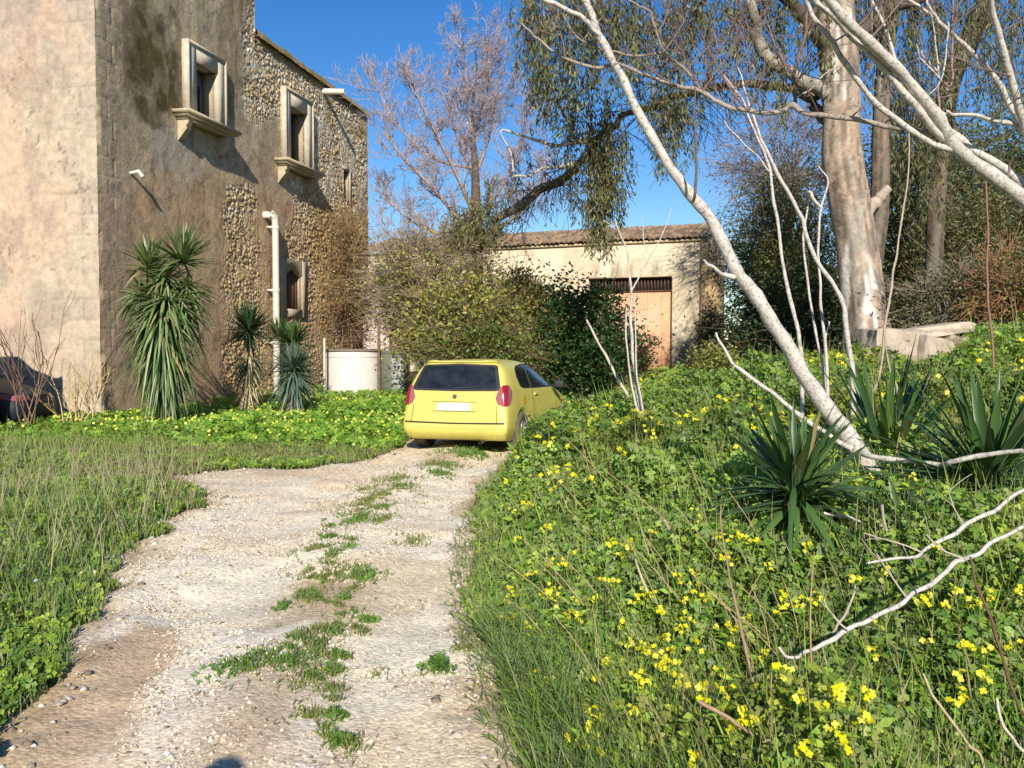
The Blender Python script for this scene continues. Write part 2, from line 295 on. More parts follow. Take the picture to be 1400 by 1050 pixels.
# ------------------------------------------------------------------ farmhouse (tower + rubble wing)
ANG = math.atan(250/F); wd = np.array([math.sin(ANG), math.cos(ANG), 0]); wn = np.array([math.cos(ANG), -math.sin(ANG), 0]); W0 = np.array([-9.0, 19.4, 0]); UP = np.array([0, 0, 1.])
def WP(t, z, p=0.): t, z, p = np.broadcast_arrays(t, z, p); return W0+t[..., None]*wd+z[..., None]*UP+p[..., None]*wn
house = empty('farmhouse', W0); tag(house, 'old fortified farmhouse with a stained plaster tower and a bare rubble stone wing', 'building')
CH = lambda z: .02*(fbm(z*3, z*0+4, 4)-.35)+.07*sstep(.56, .68, fbm(z*1.7, z*0+40, 3))
def chip(V, dist, z):
    return V+((wd+fd_)*.6)*(CH(z)*np.clip(1-dist/.14, 0, 1))[..., None]
fd_ = -wn
def wall_cols(px, py, t, z, f1, f2, idv):
    T_ = t
    n = fbm(t*1.3, z*1.3, 5); n2 = fbm(t*3.5+9, z*.5, 4)[..., None]
    def reg(poly, w=6, nz=34): return sstep(-w, w, sdist(px, py, poly)+nz*(fbm(t*1.7+2, z*1.7, 4)-.5))[..., None]
    up = lin(178, 162, 132); red = lin(184, 154, 120); C = up*np.ones(px.shape+(3,))
    k = sstep(190, 290, py+60*(n-.5))[..., None]; C = C*(1-k)+red*k
    k = sstep(.5, .68, n2); C = C*(1-.22*k)+lin(128, 98, 76)*.22*k
    k = sstep(.56, .7, fbm(t*2+30, z*2+4, 4))[..., None]*.3; C = C*(1-k)+lin(186, 168, 144)*k
    k = reg([(140, -300), (182, -300), (182, 620), (132, 620)], 5, 14)*.6; C = C*(1-k)+lin(160, 142, 122)*k
    k = reg([(288, -300), (360, -300), (350, 60), (338, 180), (300, 150)])*.55; C = C*(1-k)+lin(132, 112, 86)*k
    k = reg([(200, 170), (262, 165), (275, 235), (215, 240)])*.6; C = C*(1-k)+lin(164, 154, 142)*k
    k = reg([(176, 30), (186, -20), (225, 6), (243, 60), (240, 140), (214, 172), (188, 155), (182, 95)], 9, 44)*(.62+.38*sstep(.3, .55, fbm(T_*3, z*2.2, 4))[..., None]); C = C*(1-k)+lin(92, 80, 50)*k
    mo = fbm(t*5, z*3, 4)[..., None]; C = C*(1-.0)+0; k = sstep(.55, .62, fbm(t*1.8+90, z*2.6, 5))[..., None]*.2; C = C*(1-k)+lin(196, 178, 150)*k; k = sstep(.6, .66, fbm(t*4+12, z*4, 5))[..., None]*.35; C = C*(1-k)+lin(104, 90, 74)*k
    k = sstep(.52, .66, fbm(t*2.8+50, z*.22, 4))[..., None]*sstep(260, 60, py)[..., None]*.5; C = C*(1-k)+lin(104, 88, 72)*k
    C = C*(.84+.32*mo)
    return C
def rubmask(px, py, t, z):
    nz = 46*(fbm(t*1.5+7, z*1.5, 5)-.5)
    a = sdist(px, py, [(306, 252), (350, 262), (352, 300), (356, 330), (366, 380), (366, 700), (316, 700), (303, 480)])
    b = sdist(px, py, [(332, 60), (352, -20), (560, -20), (560, 700), (365, 700), (365, 420), (385, 330), (400, 300), (395, 245), (375, 160), (342, 178), (330, 150)])
    m = np.maximum(a, b)+nz*.6
    pl = sdist(px, py, [(350, 180), (386, 180), (384, 270), (358, 275), (345, 230)]); m = np.minimum(m, -pl+nz)
    return sstep(-9, 9, m)
OPEN = [(3.75, 4.80, 7.6, 9.05), (9.18, 10.42, 7.55, 9.4), (8.95, 10.1, 2.95, 4.25), (13.8, 14.3, 7.2, 8.3)]
def wallmesh(t0, t1, top, name):
    r = .035; tt = np.arange(t0, t1+r*.5, r); tt[-1] = t1; zz = np.arange(-.6, top+r*.5, r); zz[-1] = top; T, Z = np.meshgrid(tt, zz, indexing='ij')
    q = PX(WP(T, Z)); px, py = q[..., 0], q[..., 1]
    wx = T*6.6+2.8*fbm(T*2.2, Z*2.2, 3); wz = Z*8.6+2.8*fbm(T*2.2+50, Z*2.2, 3); f1, f2, idv = worley(wx, wz, 5); g1, g2, id2 = worley(wx*2.1, wz*2.1, 8)
    st = sstep(.02, .35, f2-f1); R = rubmask(px, py, T, Z); edge = R
    mort = 1-.75*sstep(.5, .64, fbm(T*1.3+70, Z*1.3, 4)); h = R*(-.055+.06*(1-mort)*.7+.06*mort*st*(.35+.9*idv)+.02*sstep(.05, .4, g2-g1))+(1-R)*.018*(fbm(T*2.2, Z*2.2, 5)-.5)*2+.008*(fbm(T*9, Z*9, 3)-.5)
    C = wall_cols(px, py, T, Z, f1, f2, idv)
    sc = [lin(214, 198, 164), lin(200, 184, 156), lin(224, 212, 186), lin(194, 170, 130)]; i = (idv*3.999).astype(int); S = np.array(sc)[i]
    k = sstep(.5, .65, fbm(T*.8+3, Z*.8, 4))[..., None]*sstep(9, 12, T)[..., None]*.65; S = S*(1-k)+lin(158, 128, 70)*k      # lichen tint
    k = (sstep(250, 330, py))[..., None]*.5; S = S*(1-k)+lin(190, 150, 92)*k
    gap = lin(160, 136, 102)*(.5+1.1*fbm(T*1.6, Z*1.6+20, 3)[..., None]); k = np.clip(st+.9*sstep(.5, .64, fbm(T*1.3+70, Z*1.3, 4)), 0, 1)[..., None]; S = gap*(1-k)+S*k; S = S*(.75+.5*fbm(T*8, Z*8, 3)[..., None])
    C = C*(1-R[..., None])+S*R[..., None]
    k = sstep(top-.5, top-.25, Z+.15*(fbm(T*2, Z)-.5))[..., None]*(1 if top < 12 else 0); C = C*(1-k)+lin(150, 130, 92)*k
    # ashlar joints at the corner
    jm = (T < .75) & ((np.abs((Z/.42) % 1-.5) > .47) | (np.abs(T-.38-.2*(np.floor(Z/.42) % 2)) < .02)); h = np.where(jm & (R < .5), h-.012*(fbm(T*1.5, Z*1.5) > .42), h)
    mk = np.ones((len(tt)-1, len(zz)-1), bool); tc_, zc_ = T[:-1, :-1]+r/2, Z[:-1, :-1]+r/2
    for (a, b_, c, d) in OPEN: mk &= ~((tc_ > a) & (tc_ < b_) & (zc_ > c) & (zc_ < d))
    h[0, :] = 0
    Vg = WP(T, Z, h); Vg = chip(Vg, T, Z) if t0 == 0 else Vg
    mb = MB(); mb.grid(Vg, mk, C); return mb.build(name, m_wall, house)
TW = 7.15; TOPT = 14.5; TOPW = 11.0; TE = 16.3
wallmesh(0, TW, TOPT, 'tower_wall'); wallmesh(TW, TE, TOPW, 'wing_wall')
# tower front face (turned to the sun)
fd = -wn
r = .05; ss = np.arange(0, 9.01, r); zz = np.arange(-.6, TOPT+.01, r); S_, Z_ = np.meshgrid(ss, zz, indexing='ij')
Gp = W0+S_[..., None]*fd+Z_[..., None]*UP; q = PX(Gp); px, py = q[..., 0], q[..., 1]
h = .02*(fbm(S_*2+80, Z_*2, 5)-.5)*2; course = .46; row = np.floor(Z_/course); bl = (S_+.4*(row % 2))/.8
j = ((np.abs((Z_/course) % 1-.5) > .46) | (np.abs(bl % 1-.5) > .47)) & (S_ < 1.2+.5*(fbm(Z_*1.3, Z_*0)-.5)) & (fbm(S_*2, Z_*2+7) > .44)
h = h-j*.014; h[0, :] = 0
C = lin(212, 194, 168)*np.ones(px.shape+(3,)); k = sstep(200, -50, py+90*(fbm(S_, Z_)-.5))[..., None]*.8; C = C*(1-k)+lin(184, 164, 152)*k
k = sstep(.48, .66, fbm(S_*.9+5, Z_*.9, 5))[..., None]*.65; C = C*(1-k)+lin(220, 188, 162)*k
k = sstep(.52, .68, fbm(S_*2.5, Z_*1.2+60, 5))[..., None]*.45; C = C*(1-k)+lin(166, 148, 134)*k
k = (sstep(1.1, .2, S_+.5*(fbm(Z_*2, S_)-.5)))[..., None]*.45; C = C*(1-k)+lin(206, 192, 172)*k
k = sstep(1.2, 0, Z_+.8*(fbm(S_*1.5, Z_)-.5))[..., None]*.35; C = C*(1-k)+lin(226, 208, 188)*k
crk = (np.abs(fbm(S_*.8+2, Z_*.45, 5)-.5) < .003)[..., None]*.5; C = C*(1-crk)+lin(120, 90, 75)*crk
C = C*(.86+.28*fbm(S_*7, Z_*7, 4)[..., None]); C = np.where(j[..., None], C*.82, C)
mb = MB(); mb.grid(chip(Gp-wd*h[..., None], S_, Z_)[::-1], None, (C*np.array([.70, .705, .695]))[::-1]); mb.build('front_wall', m_wall, house)
# hidden sides, roofs
mb = MB(); A = WP(0., TOPT); B = WP(TW, TOPT); Cc = B+fd*9; Dd = A+fd*9
def quad(mb, a, b, c, d, C=None): mb.add([a, b, c, d], [[0, 1, 2, 3]], C=C)
pc = lin(160, 140, 125)
dz = np.array([0, 0, TOPT+.5])
quad(mb, A, B, Cc, Dd, pc); quad(mb, Dd-dz, Cc-dz, Cc, Dd, pc); quad(mb, B-dz, Cc-dz, Cc, B, pc); mb.build('tower_back', m_wall, house)
mb = MB(); A = WP(TW, TOPW-.4); B = WP(TE, TOPW-.4); E = B+fd*7; Q_ = A+fd*7; dz = np.array([0, 0, TOPW+.4])
for (a_, b_) in ((B, E), (E, Q_)): quad(mb, a_-dz, b_-dz, b_, a_, lin(150, 130, 105))
quad(mb, A, B, E, Q_, pc); quad(mb, WP(TE, -.6), WP(TE, TOPW), WP(TE, TOPW)+fd*.6, WP(TE, -.6)+fd*.6, lin(150, 130, 105)); mb.build('wing_back', m_wall, house)
# sloping weathered coping of the wing
tt = np.arange(TW, TE+.02, .05); vv = np.linspace(0, 1, 14); T, V = np.meshgrid(tt, vv, indexing='ij')
pp = .12-V*.75; zt = TOPW-.02+V*.42+.05*fbm(T*3, V*3)+.10*(fbm(T*1.1, V)-.5); zt[:, 0] = TOPW-.16; pp = pp+.05*(fbm(T*4, V*2+5)-.5)
C = lin(150, 132, 96)*np.ones(T.shape+(3,)); k = sstep(.45, .6, fbm(T*2, V*2+3))[..., None]; C = C*(1-.7*k)+lin(112, 108, 56)*.7*k; k = sstep(.58, .7, fbm(T*4, V*4+30))[..., None]; C = C*(1-.8*k)+lin(176, 124, 92)*.8*k
mb = MB(); mb.grid(WP(T, zt, pp), None, C*.9); mb.build('coping', m_stone, house)
# windows
Rw = np.stack([wd, wn, UP], 1)         # local axes (t, p, z)
def wbox(mb, t0, t1, p0, p1, z0, z1, C=None): mb.box(WP((t0+t1)/2, (z0+z1)/2, (p0+p1)/2), ((t1-t0)/2, (p1-p0)/2, (z1-z0)/2), Rw, C)
m_frame = plain('limestone_frame', tuple(lin(194, 184, 162)*.9), .85, bump=.3, bscale=18, var=.16, vscale=6)
m_sill = plain('limestone_sill', tuple(lin(184, 170, 142)*.85), .85, bump=.3, bscale=18, var=.2, vscale=5)
m_wood = plain('weathered_shutter', tuple(lin(120, 124, 122)), .7, bump=.3, bscale=30, var=.2, vscale=10)
m_brwood = plain('brown_shutter_wood', tuple(lin(92, 66, 48)), .75, var=.25, vscale=12)
def reveal(par, o, dpt=.45, C=lin(170, 152, 126)):
    a, b_, c, d = o; mb = MB()
    wbox(mb, a-.02, a, -dpt, .01, c, d, C); wbox(mb, b_, b_+.02, -dpt, .01, c, d, C); wbox(mb, a, b_, -dpt, .01, d, d+.02, C); wbox(mb, a, b_, -dpt, .01, c-.02, c, C)
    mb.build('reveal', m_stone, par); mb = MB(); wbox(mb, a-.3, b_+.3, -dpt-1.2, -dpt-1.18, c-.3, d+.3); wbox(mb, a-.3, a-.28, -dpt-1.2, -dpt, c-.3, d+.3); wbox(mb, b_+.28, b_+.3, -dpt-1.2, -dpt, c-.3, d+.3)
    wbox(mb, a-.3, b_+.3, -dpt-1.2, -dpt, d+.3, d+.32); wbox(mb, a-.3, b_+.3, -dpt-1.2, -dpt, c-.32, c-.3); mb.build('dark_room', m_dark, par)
def bigwindow(o, fr, sill, lab):
    a, b_, c, d = o; f0, f1, ft = fr
    par = MB(); 
    wbox(par, f0, a, -.02, .15, c, ft); wbox(par, b_, f1, -.02, .15, c, ft); wbox(par, a, b_, -.02, .15, d, ft)
    wbox(par, f0-.06, f0, -.02, .19, c, ft+.05); wbox(par, f1, f1+.06, -.02, .19, c, ft+.05); wbox(par, f0, f1, -.02, .19, ft, ft+.05)
    w = par.build('window', m_frame, house); w['label'] = lab
    reveal(w, o)
    mb = MB(); s0, s1 = sill; wbox(mb, s0, s1, -.05, .48, c-.07, c-.0); wbox(mb, s0+.08, s1-.08, -.05, .41, c-.13, c-.07); wbox(mb, s0+.18, s1-.18, -.05, .30, c-.19, c-.13); mb.build('sill', m_sill, w)
    for tcn in (s0+.34, s1-.34):
        prof = [(0, 0), (.30, 0), (.30, -.10), (.24, -.16), (.26, -.24), (.17, -.34), (.07, -.46), (0, -.55)]
        V = [WP(tcn+sg*.1, c-.19+z, p) for sg in (-1, 1) for (p, z) in prof]; n = len(prof); mb = MB()
        mb.add(V, [[i, (i+1) % n, n+(i+1) % n, n+i] for i in range(n)]); m2 = [[0, i, i+1] for i in range(1, n-1)]; mb.add(V[:n], T=m2); mb.add(V[n:], T=[[x[0], x[2], x[1]] for x in m2])
        mb.build('corbel', m_sill, w)
    return w
w1 = bigwindow(OPEN[0], (3.38, 5.14, 9.42), (2.85, 5.45), 'tower window with a grey shutter standing half open')
mb = MB(); wbox(mb, 3.75, 4.8, -.34, -.30, 7.6, 9.05); mb.build('shutter', m_wood, w1)
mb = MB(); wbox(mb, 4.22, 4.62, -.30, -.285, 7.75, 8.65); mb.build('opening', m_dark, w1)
w2 = bigwindow(OPEN[1], (8.82, 10.78, 9.82), (8.3, 11.1), 'wing window with an empty black opening')
mb = MB(); wbox(mb, 9.2, 9.55, -.4, -.36, 7.55, 9.3); mb.build('shutter', m_brwood, w2)
a, b_, c, d = OPEN[2]; mb = MB(); wbox(mb, 8.62, a, -.05, .06, c-.25, d+.28); wbox(mb, b_, 10.45, -.05, .06, c-.25, d+.28); wbox(mb, a, b_, -.05, .06, c-.25, c)
nA = 8; arc = [(a+(b_-a)*i/nA, d-.22+.2*math.sin(PI*i/nA)) for i in range(nA+1)]; V = []; Qs = []
for (t_, z_) in arc: V += [WP(t_, z_, .06), WP(t_, d+.28, .06), WP(t_, z_, -.3)]
for i in range(nA): Qs += [[i*3, i*3+3, i*3+4, i*3+1], [i*3+2, i*3+5, i*3+3, i*3]]
mb.add(V, Qs); w3 = mb.build('window', m_sill, house); w3['label'] = 'small low arched window with brown slatted shutter'
reveal(w3, OPEN[2], .16); mb = MB()
for i in range(8): wbox(mb, a+.03+i*.14, a+.13+i*.14, -.15, -.12+.01*(i % 2), c, d); 
mb.build('slatted_shutter', m_brwood, w3)
mb = MB(); a, b_, c, d = OPEN[3]; wbox(mb, b_, b_+.16, -.02, .05, c-.1, d+.1); wbox(mb, a-.1, b_, -.02, .05, d, d+.1); w4 = mb.build('window', m_sill, house); w4['label'] = 'narrow slit window near the far end of the wing'; reveal(w4, OPEN[3])
# downpipe with elbow, spout, iron stub
m_pipe = plain('pale_pipe', tuple(lin(214, 208, 192)*.9), .55, var=.1, vscale=5)
z_ = lambda yy: EYE+(480-yy)/F*27.0
pts = [WP(7.62, z_(296), -.05), WP(7.62, z_(296), .16), WP(7.66, z_(294), .24), WP(7.75, z_(297), .27), WP(7.79, z_(304), .27), WP(7.8, z_(320), .27), WP(7.8, 2.0, .27), WP(7.8, .1, .27)]
mb = MB(); mb.tubes(np.array(pts), np.full(len(pts), .10), 14); dp = mb.build('drainpipe', m_pipe, house, smooth=True)
for zc in (5.3, 3.4, 1.8):
    mb = MB(); mb.tubes(np.array([WP(7.8, zc, .27), WP(7.8, zc+.1, .27)]), np.full(2, .118), 14); wbox(mb, 7.75, 7.85, 0, .2, zc+.02, zc+.08); mb.build('bracket', m_pipe, dp)
mb = MB(); mb.tubes(np.array([WP(12.0, 10.62, -.1), WP(12.15, 10.6, .75)]), np.array([.11, .10]), 10); mb.build('water_spout', m_pipe, house)
mb = MB(); mb.tubes(np.array([WP(1.15, 5.68, -.05), WP(1.15, 5.72, .22), WP(1.2, 5.6, .28)]), np.array([.03, .05, .05]), 8); mb.build('iron_bracket', m_pipe, house)
# ------------------------------------------------------------------ barn
ba = math.atan(470/F); bu = np.array([-math.cos(ba), math.sin(ba), 0]); bn = np.array([-math.sin(ba), -math.cos(ba), 0]); B0 = np.array([8.58, 40., 0])
def BP(s, z, p=0.): s, z, p = np.broadcast_arrays(s, z, p); return B0+s[..., None]*bu+z[..., None]*UP+p[..., None]*bn
Rb = np.stack([bu, bn, UP], 1)
def bbox(mb, s0, s1, p0, p1, z0, z1, C=None): mb.box(BP((s0+s1)/2, (z0+z1)/2, (p0+p1)/2), ((s1-s0)/2, (p1-p0)/2, (z1-z0)/2), Rb, C)
barn = empty('barn', B0); tag(barn, 'long cream plastered barn with a clay tile roof and a tall salmon door', 'barn')
DO = (1.39, 5.35, .0, 5.06)
r = .08; ss = np.arange(0, 18.01, r); zz = np.arange(0, 6.66, r); S_, Z_ = np.meshgrid(ss, zz, indexing='ij'); q = PX(BP(S_, Z_)); px, py = q[..., 0], q[..., 1]
C = lin(226, 212, 182)*np.ones(px.shape+(3,)); k = sstep(.5, .65, fbm(S_*1.1, Z_*.8, 5))[..., None]*.4; C = C*(1-k)+lin(200, 176, 142)*k
st = sstep(.52, .72, fbm(S_*2.6, Z_*.35+3, 4))*sstep(5.2, 6.0, Z_+.0)*0+sstep(.5, .7, fbm(S_*3.1, Z_*.3+3, 4))*sstep(6.1, 5.3, Z_)*sstep(4.2, 5.2, Z_); C = C*(1-.55*st[..., None])+lin(140, 124, 104)*.55*st[..., None]
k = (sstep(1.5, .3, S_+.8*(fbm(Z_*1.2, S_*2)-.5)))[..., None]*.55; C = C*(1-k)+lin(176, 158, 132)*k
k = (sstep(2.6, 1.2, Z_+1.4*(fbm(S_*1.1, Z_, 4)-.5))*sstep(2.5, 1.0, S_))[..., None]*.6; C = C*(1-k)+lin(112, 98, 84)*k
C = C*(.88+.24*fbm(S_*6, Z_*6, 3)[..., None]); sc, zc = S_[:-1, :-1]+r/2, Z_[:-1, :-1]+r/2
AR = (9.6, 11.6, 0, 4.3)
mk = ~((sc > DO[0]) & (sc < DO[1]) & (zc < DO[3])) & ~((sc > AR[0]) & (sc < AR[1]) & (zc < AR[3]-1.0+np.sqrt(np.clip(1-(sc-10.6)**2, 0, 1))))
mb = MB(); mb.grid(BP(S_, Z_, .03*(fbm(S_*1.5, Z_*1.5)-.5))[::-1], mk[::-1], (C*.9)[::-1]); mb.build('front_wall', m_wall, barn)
mb = MB(); bbox(mb, 0.02, 18, -7, -6.9, 0, 6.6, lin(190, 170, 140)); bbox(mb, 17.9, 18, -6.9, -.05, 0, 6.6, lin(190, 170, 140))
G0 = [BP(0., 0., -.02), BP(0., 6.7, -.02), BP(0., 7.7, -3.8), BP(0., 6.7, -7.), BP(0., 0., -7.)]; mb.add(G0, [[0, 1, 3, 4]], T=[[1, 2, 3]], C=lin(178, 158, 130))
mb.build('side_walls', m_wall, barn)
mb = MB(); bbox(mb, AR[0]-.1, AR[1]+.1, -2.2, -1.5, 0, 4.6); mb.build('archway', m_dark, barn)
# ragged buttress at the right corner
zz = np.linspace(-.2, 6.6, 40); aa = np.linspace(0, 1, 14); Zb, Ab = np.meshgrid(zz, aa, indexing='ij'); wdt = np.interp(Zb, [-.2, 3, 5, 6.2, 6.6], [1.15, .95, .7, .45, .3])+.3*(fbm(Zb*2, Ab*0)-.5)
th = Ab*PI; pr = wdt*.8*np.sin(th)+.12*(fbm(Zb*3, Ab*6, 3)-.5); sd = -wdt*(1-np.cos(th))*.5*1.15+.12
C = lin(176, 150, 112)*(.7+.6*fbm(Zb*3, Ab*7)[..., None]); mb = MB(); mb.grid(BP(sd, Zb, pr*.5+.02), None, C); mb.build('buttress', m_wall, barn, smooth=True)
# door
m_door = plain('salmon_door_paint', tuple(lin(206, 160, 124)), .7, bump=.15, bscale=12, var=.14, vscale=1.5)
mb = MB(); bbox(mb, DO[0], DO[1], -.32, -.26, .2, 4.34); 
for s in np.arange(DO[0]+.5, DO[1], .66): bbox(mb, s, s+.03, -.26, -.245, .3, 4.3)
dr = mb.build('door', m_door, barn); mb = MB()
bbox(mb, DO[0], DO[1], -.3, -.2, 4.34, 4.40); bbox(mb, DO[0], DO[1], -.3, -.2, 4.94, 5.0)
for s in np.arange(DO[0]+.05, DO[1], .155): bbox(mb, s, s+.05, -.28, -.24, 4.4, 4.94)
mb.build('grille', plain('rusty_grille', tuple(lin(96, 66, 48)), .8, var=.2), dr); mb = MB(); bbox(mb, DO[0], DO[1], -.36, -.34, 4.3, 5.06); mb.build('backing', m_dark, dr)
mb = MB(); lc = lin(190, 172, 142); bbox(mb, DO[0]-.02, DO[0], -.34, .0, 0, 5.06, lc); bbox(mb, DO[1], DO[1]+.02, -.34, 0, 0, 5.06, lc); bbox(mb, DO[0], DO[1], -.34, 0, 5.0, 5.06, lc); mb.build('door_reveal', m_wall, barn)
# pan tile roof: channels and covers running down the slope
per = .24; ss = np.arange(-.25, 18.2, per/8); vv = np.arange(0, 4.3, .07); S_, V_ = np.meshgrid(ss, vv, indexing='ij'); ti = np.floor(S_/per); ph = (S_/per) % 1; rowi = np.floor(V_/.42+.3*_T[(ti.astype(int)) & 255, 7]); rp = (V_/.42+.3*_T[(ti.astype(int)) & 255, 7]) % 1
hh = .075*np.abs(np.sin(PI*ph))**.8+.03*(1-rp)+.05*(_T[(ti.astype(int)) & 255, (rowi.astype(int)*3) & 255]-.5)*.7
jit = .09*(_T[ti.astype(int) & 255, 60]-.5); Zr = 6.68+V_*.27+hh+.08*(fbm(S_*.5, V_*.5)-.5); Pr = .28-V_+jit*(V_ < .3)
tc0 = np.array([lin(176, 140, 108), lin(154, 128, 104), lin(190, 160, 128), lin(140, 112, 88), lin(168, 150, 126)]); idt = _T[(ti.astype(int)+3) & 255, (rowi.astype(int)*7) & 255]; C = tc0[(idt*4.99).astype(int)]
k = sstep(.5, .65, fbm(S_*1.4, V_*1.4, 4))[..., None]*.5; C = C*(1-k)+lin(128, 118, 92)*k
C = np.where((np.abs(np.sin(PI*ph)) < .3)[..., None], C*.75, C)
mb = MB(); mb.grid(BP(S_, Zr, Pr), None, C*.8)
S2, E2 = np.meshgrid(ss, np.array([0, 1]), indexing='ij'); H0 = Zr[:, :1]; mb.grid(BP(S2, np.concatenate([H0-.05, H0], 1)-.0, np.concatenate([Pr[:, :1]-.02, Pr[:, :1]], 1)), None, np.repeat(C[:, :1]*.55, 2, 1)); mb.build('roof', m_tile, barn)
mb = MB(); quad(mb, BP(-.2, 7.8, -4.0), BP(18.2, 7.8, -4.0), BP(18.2, 6.6, -7.4), BP(-.2, 6.6, -7.4), lin(150, 120, 95)); mb.build('back_roof', m_tile, barn)
mb = MB(); bbox(mb, -.1, 18.1, -.3, .12, 6.56, 6.66, lin(190, 168, 136)); mb.build('eave', m_wall, barn)
# ------------------------------------------------------------------ tank, posts, pier
def rock(name, c, h, seed, mat, label, cat, col=lin(170, 160, 145), rz=0, tilt=0, group=None):
    n = 14; u = np.linspace(-1, 1, n); mb = MB(); R = np.array(Matrix.Rotation(rz, 3, 'Z') @ Matrix.Rotation(tilt, 3, 'Y'))
    for ax in range(3):
        for sg in (-1, 1):
            A, B = np.meshgrid(u, u, indexing='ij'); g = np.zeros(A.shape+(3,)); g[..., ax] = sg; g[..., (ax+1) % 3] = A; g[..., (ax+2) % 3] = B
            nn = g/np.linalg.norm(g, axis=2, keepdims=True)*1.35; gg = g*.86+nn*.14
            q = .13*(fbm(g[..., 0]*1.7+g[..., 2]*1.1+seed, g[..., 1]*1.7+seed, 4)-.5); gg = gg*(1+q[..., None]*2.0)+.05*(vnoise(g[..., 0]*6+seed, g[..., 1]*6+g[..., 2]*5)-.5)[..., None]
            V = (gg*np.asarray(h))@R.T+np.asarray(c)
            mb.grid(V if sg > 0 else V[::-1], None, (col*(.8+.4*fbm(A*2+seed, B*2, 3)[..., None])))
    return tag(mb.build(name, mat, smooth=False), label, cat, group)
m_tank = plain('whitewashed_tank', tuple(lin(212, 208, 200)*.95), .85, bump=.3, bscale=8, var=.1, vscale=3)
tk = empty('water_tank', (-4.95, 27.6, 0)); tag(tk, 'round whitewashed concrete water tank with a thin lid beside the rubble wing', 'tank')
n = 40
def drum(r0, r1, z0, z1, cx, cy, cap=True, sides=40):
    mb = MB(); a = np.linspace(0, 2*PI, sides+1)[:-1]; lo = np.stack([cx+r0*np.cos(a), cy+r0*np.sin(a), np.full(sides, z0)], 1); hi = np.stack([cx+r1*np.cos(a), cy+r1*np.sin(a), np.full(sides, z1)], 1)
    j = np.arange(sides); mb.add(np.concatenate([lo, hi]), np.stack([j, (j+1) % sides, sides+(j+1) % sides, sides+j], 1))
    if cap: mb.add(np.concatenate([hi, [[cx, cy, z1]]]), T=np.stack([j, (j+1) % sides, np.full(sides, sides)], 1))
    return mb
drum(.88, .88, -.1, 1.60, -4.95, 27.6).build('tank_wall', m_tank, tk, smooth=False)
drum(.93, .93, 1.60, 1.665, -4.95, 27.6).build('lid', plain('dark_lid', tuple(lin(122, 108, 92)), .8, var=.2), tk)
drum(.9, .9, 1.42, 1.48, -4.95, 27.6, False).build('band', m_tank, tk)
t2 = empty('metal_cabinet', (-3.6, 27.0, 0)); tag(t2, 'dark weathered metal cabinet standing between the white tank and the hedge', 'cabinet')
mb = MB(); mb.box((-3.55, 27.0, .78), (.40, .35, .84)); mb.build('body', plain('grey_green_metal', tuple(lin(104, 108, 92)), .6, var=.2, vscale=4), t2)
mb = MB(); mb.box((-3.42, 26.636, .78), (.2, .012, .72)); mb.build('door_panel', plain('pale_metal', tuple(lin(165, 172, 160)), .5, var=.15, vscale=6), t2)
m_rpost = plain('rusty_post', tuple(lin(112, 92, 76)), .8, var=.3, vscale=8)
for (px_, yt, lab) in ((443.5, 462, 'thin pale fence post left of the white tank'), (518, 436, 'rusty iron post right of the white tank')):
    p0 = P(px_, 560, 26.4); p1 = P(px_, yt, 26.4); mb = MB(); mb.tubes(np.array([[p0[0], 26.4, -.1], [p1[0], 26.4, p1[2]]]), np.full(2, .035 if px_ < 500 else .045), 8); tag(mb.build('post', m_rpost if px_ > 500 else m_pipe, origin=None), lab, 'post')
xs0 = P(500, 400, 34.5)[0]; pc0 = lin(216, 196, 186); zz = np.linspace(-.2, 4.1, 40); aa = np.linspace(0, 1, 20); Zp, Ap = np.meshgrid(zz, aa, indexing='ij')
mb = MB(); Xp = xs0-.1+Ap*1.0; Yp = 34.4+.12*(fbm(Zp*2, Ap*4, 3)-.5); top = 3.9+.5*(fbm(Ap*4, Ap*0)-.5); Zq = np.minimum(Zp, top+0*Zp); mb.grid(np.stack([Xp, Yp, Zq], -1), None, pc0*(.75+.5*fbm(Zp*3, Ap*4)[..., None]))
mb.box((xs0+.4, 34.8, 1.85), (.5, .3, 2.0), C=pc0*.8); tag(mb.build('plaster_pier', m_wall), 'ruined pinkish white plaster pier behind the tank at the end of the wing', 'pier')
# ruined wall outside the frame, whose shadow falls on the tower
def rubblewall(name, c, L, Hh, lab):
    xx = np.arange(-L/2, L/2+.01, .05); zz = np.arange(-.3, Hh, .05); mb = MB(); top = Hh-.45*sstep(L/2-.9, L/2, xx)-.35*vnoise(xx*2.2, xx*0)
    for sg in (-1, 1):
        A, Z_ = np.meshgrid(xx, zz, indexing='ij'); f1, f2, idv = worley(A*5, Z_*6, 11+sg); h = .25+.05*sstep(0, .3, f2-f1); Zt = np.minimum(Z_, top[:, None])
        V = np.stack([c[0]+A, c[1]+sg*h, c[2]+Zt], -1); mb.grid(V if sg < 0 else V[::-1], None, lin(170, 150, 120)*(.6+.6*idv[..., None]))
    A, B = np.meshgrid(xx, np.array([-.28, .28]), indexing='ij'); mb.grid(np.stack([c[0]+A, c[1]+B, c[2]+np.repeat(top[:, None], 2, 1)], -1), None, lin(160, 140, 115))
    for e in (-1, 1):
        i = 0 if e < 0 else -1; mb.box((c[0]+e*(L/2-.02), c[1], c[2]+top[i]/2-.05), (.04, .26, top[i]/2), C=lin(165, 145, 118))
    return tag(mb.build(name, m_stone), lab, 'wall')
rubblewall('ruined_wall', (-11.4, 16.4, 0), 3.2, 3.15, 'broken rubble wall with a ragged top at the far left of the yard')
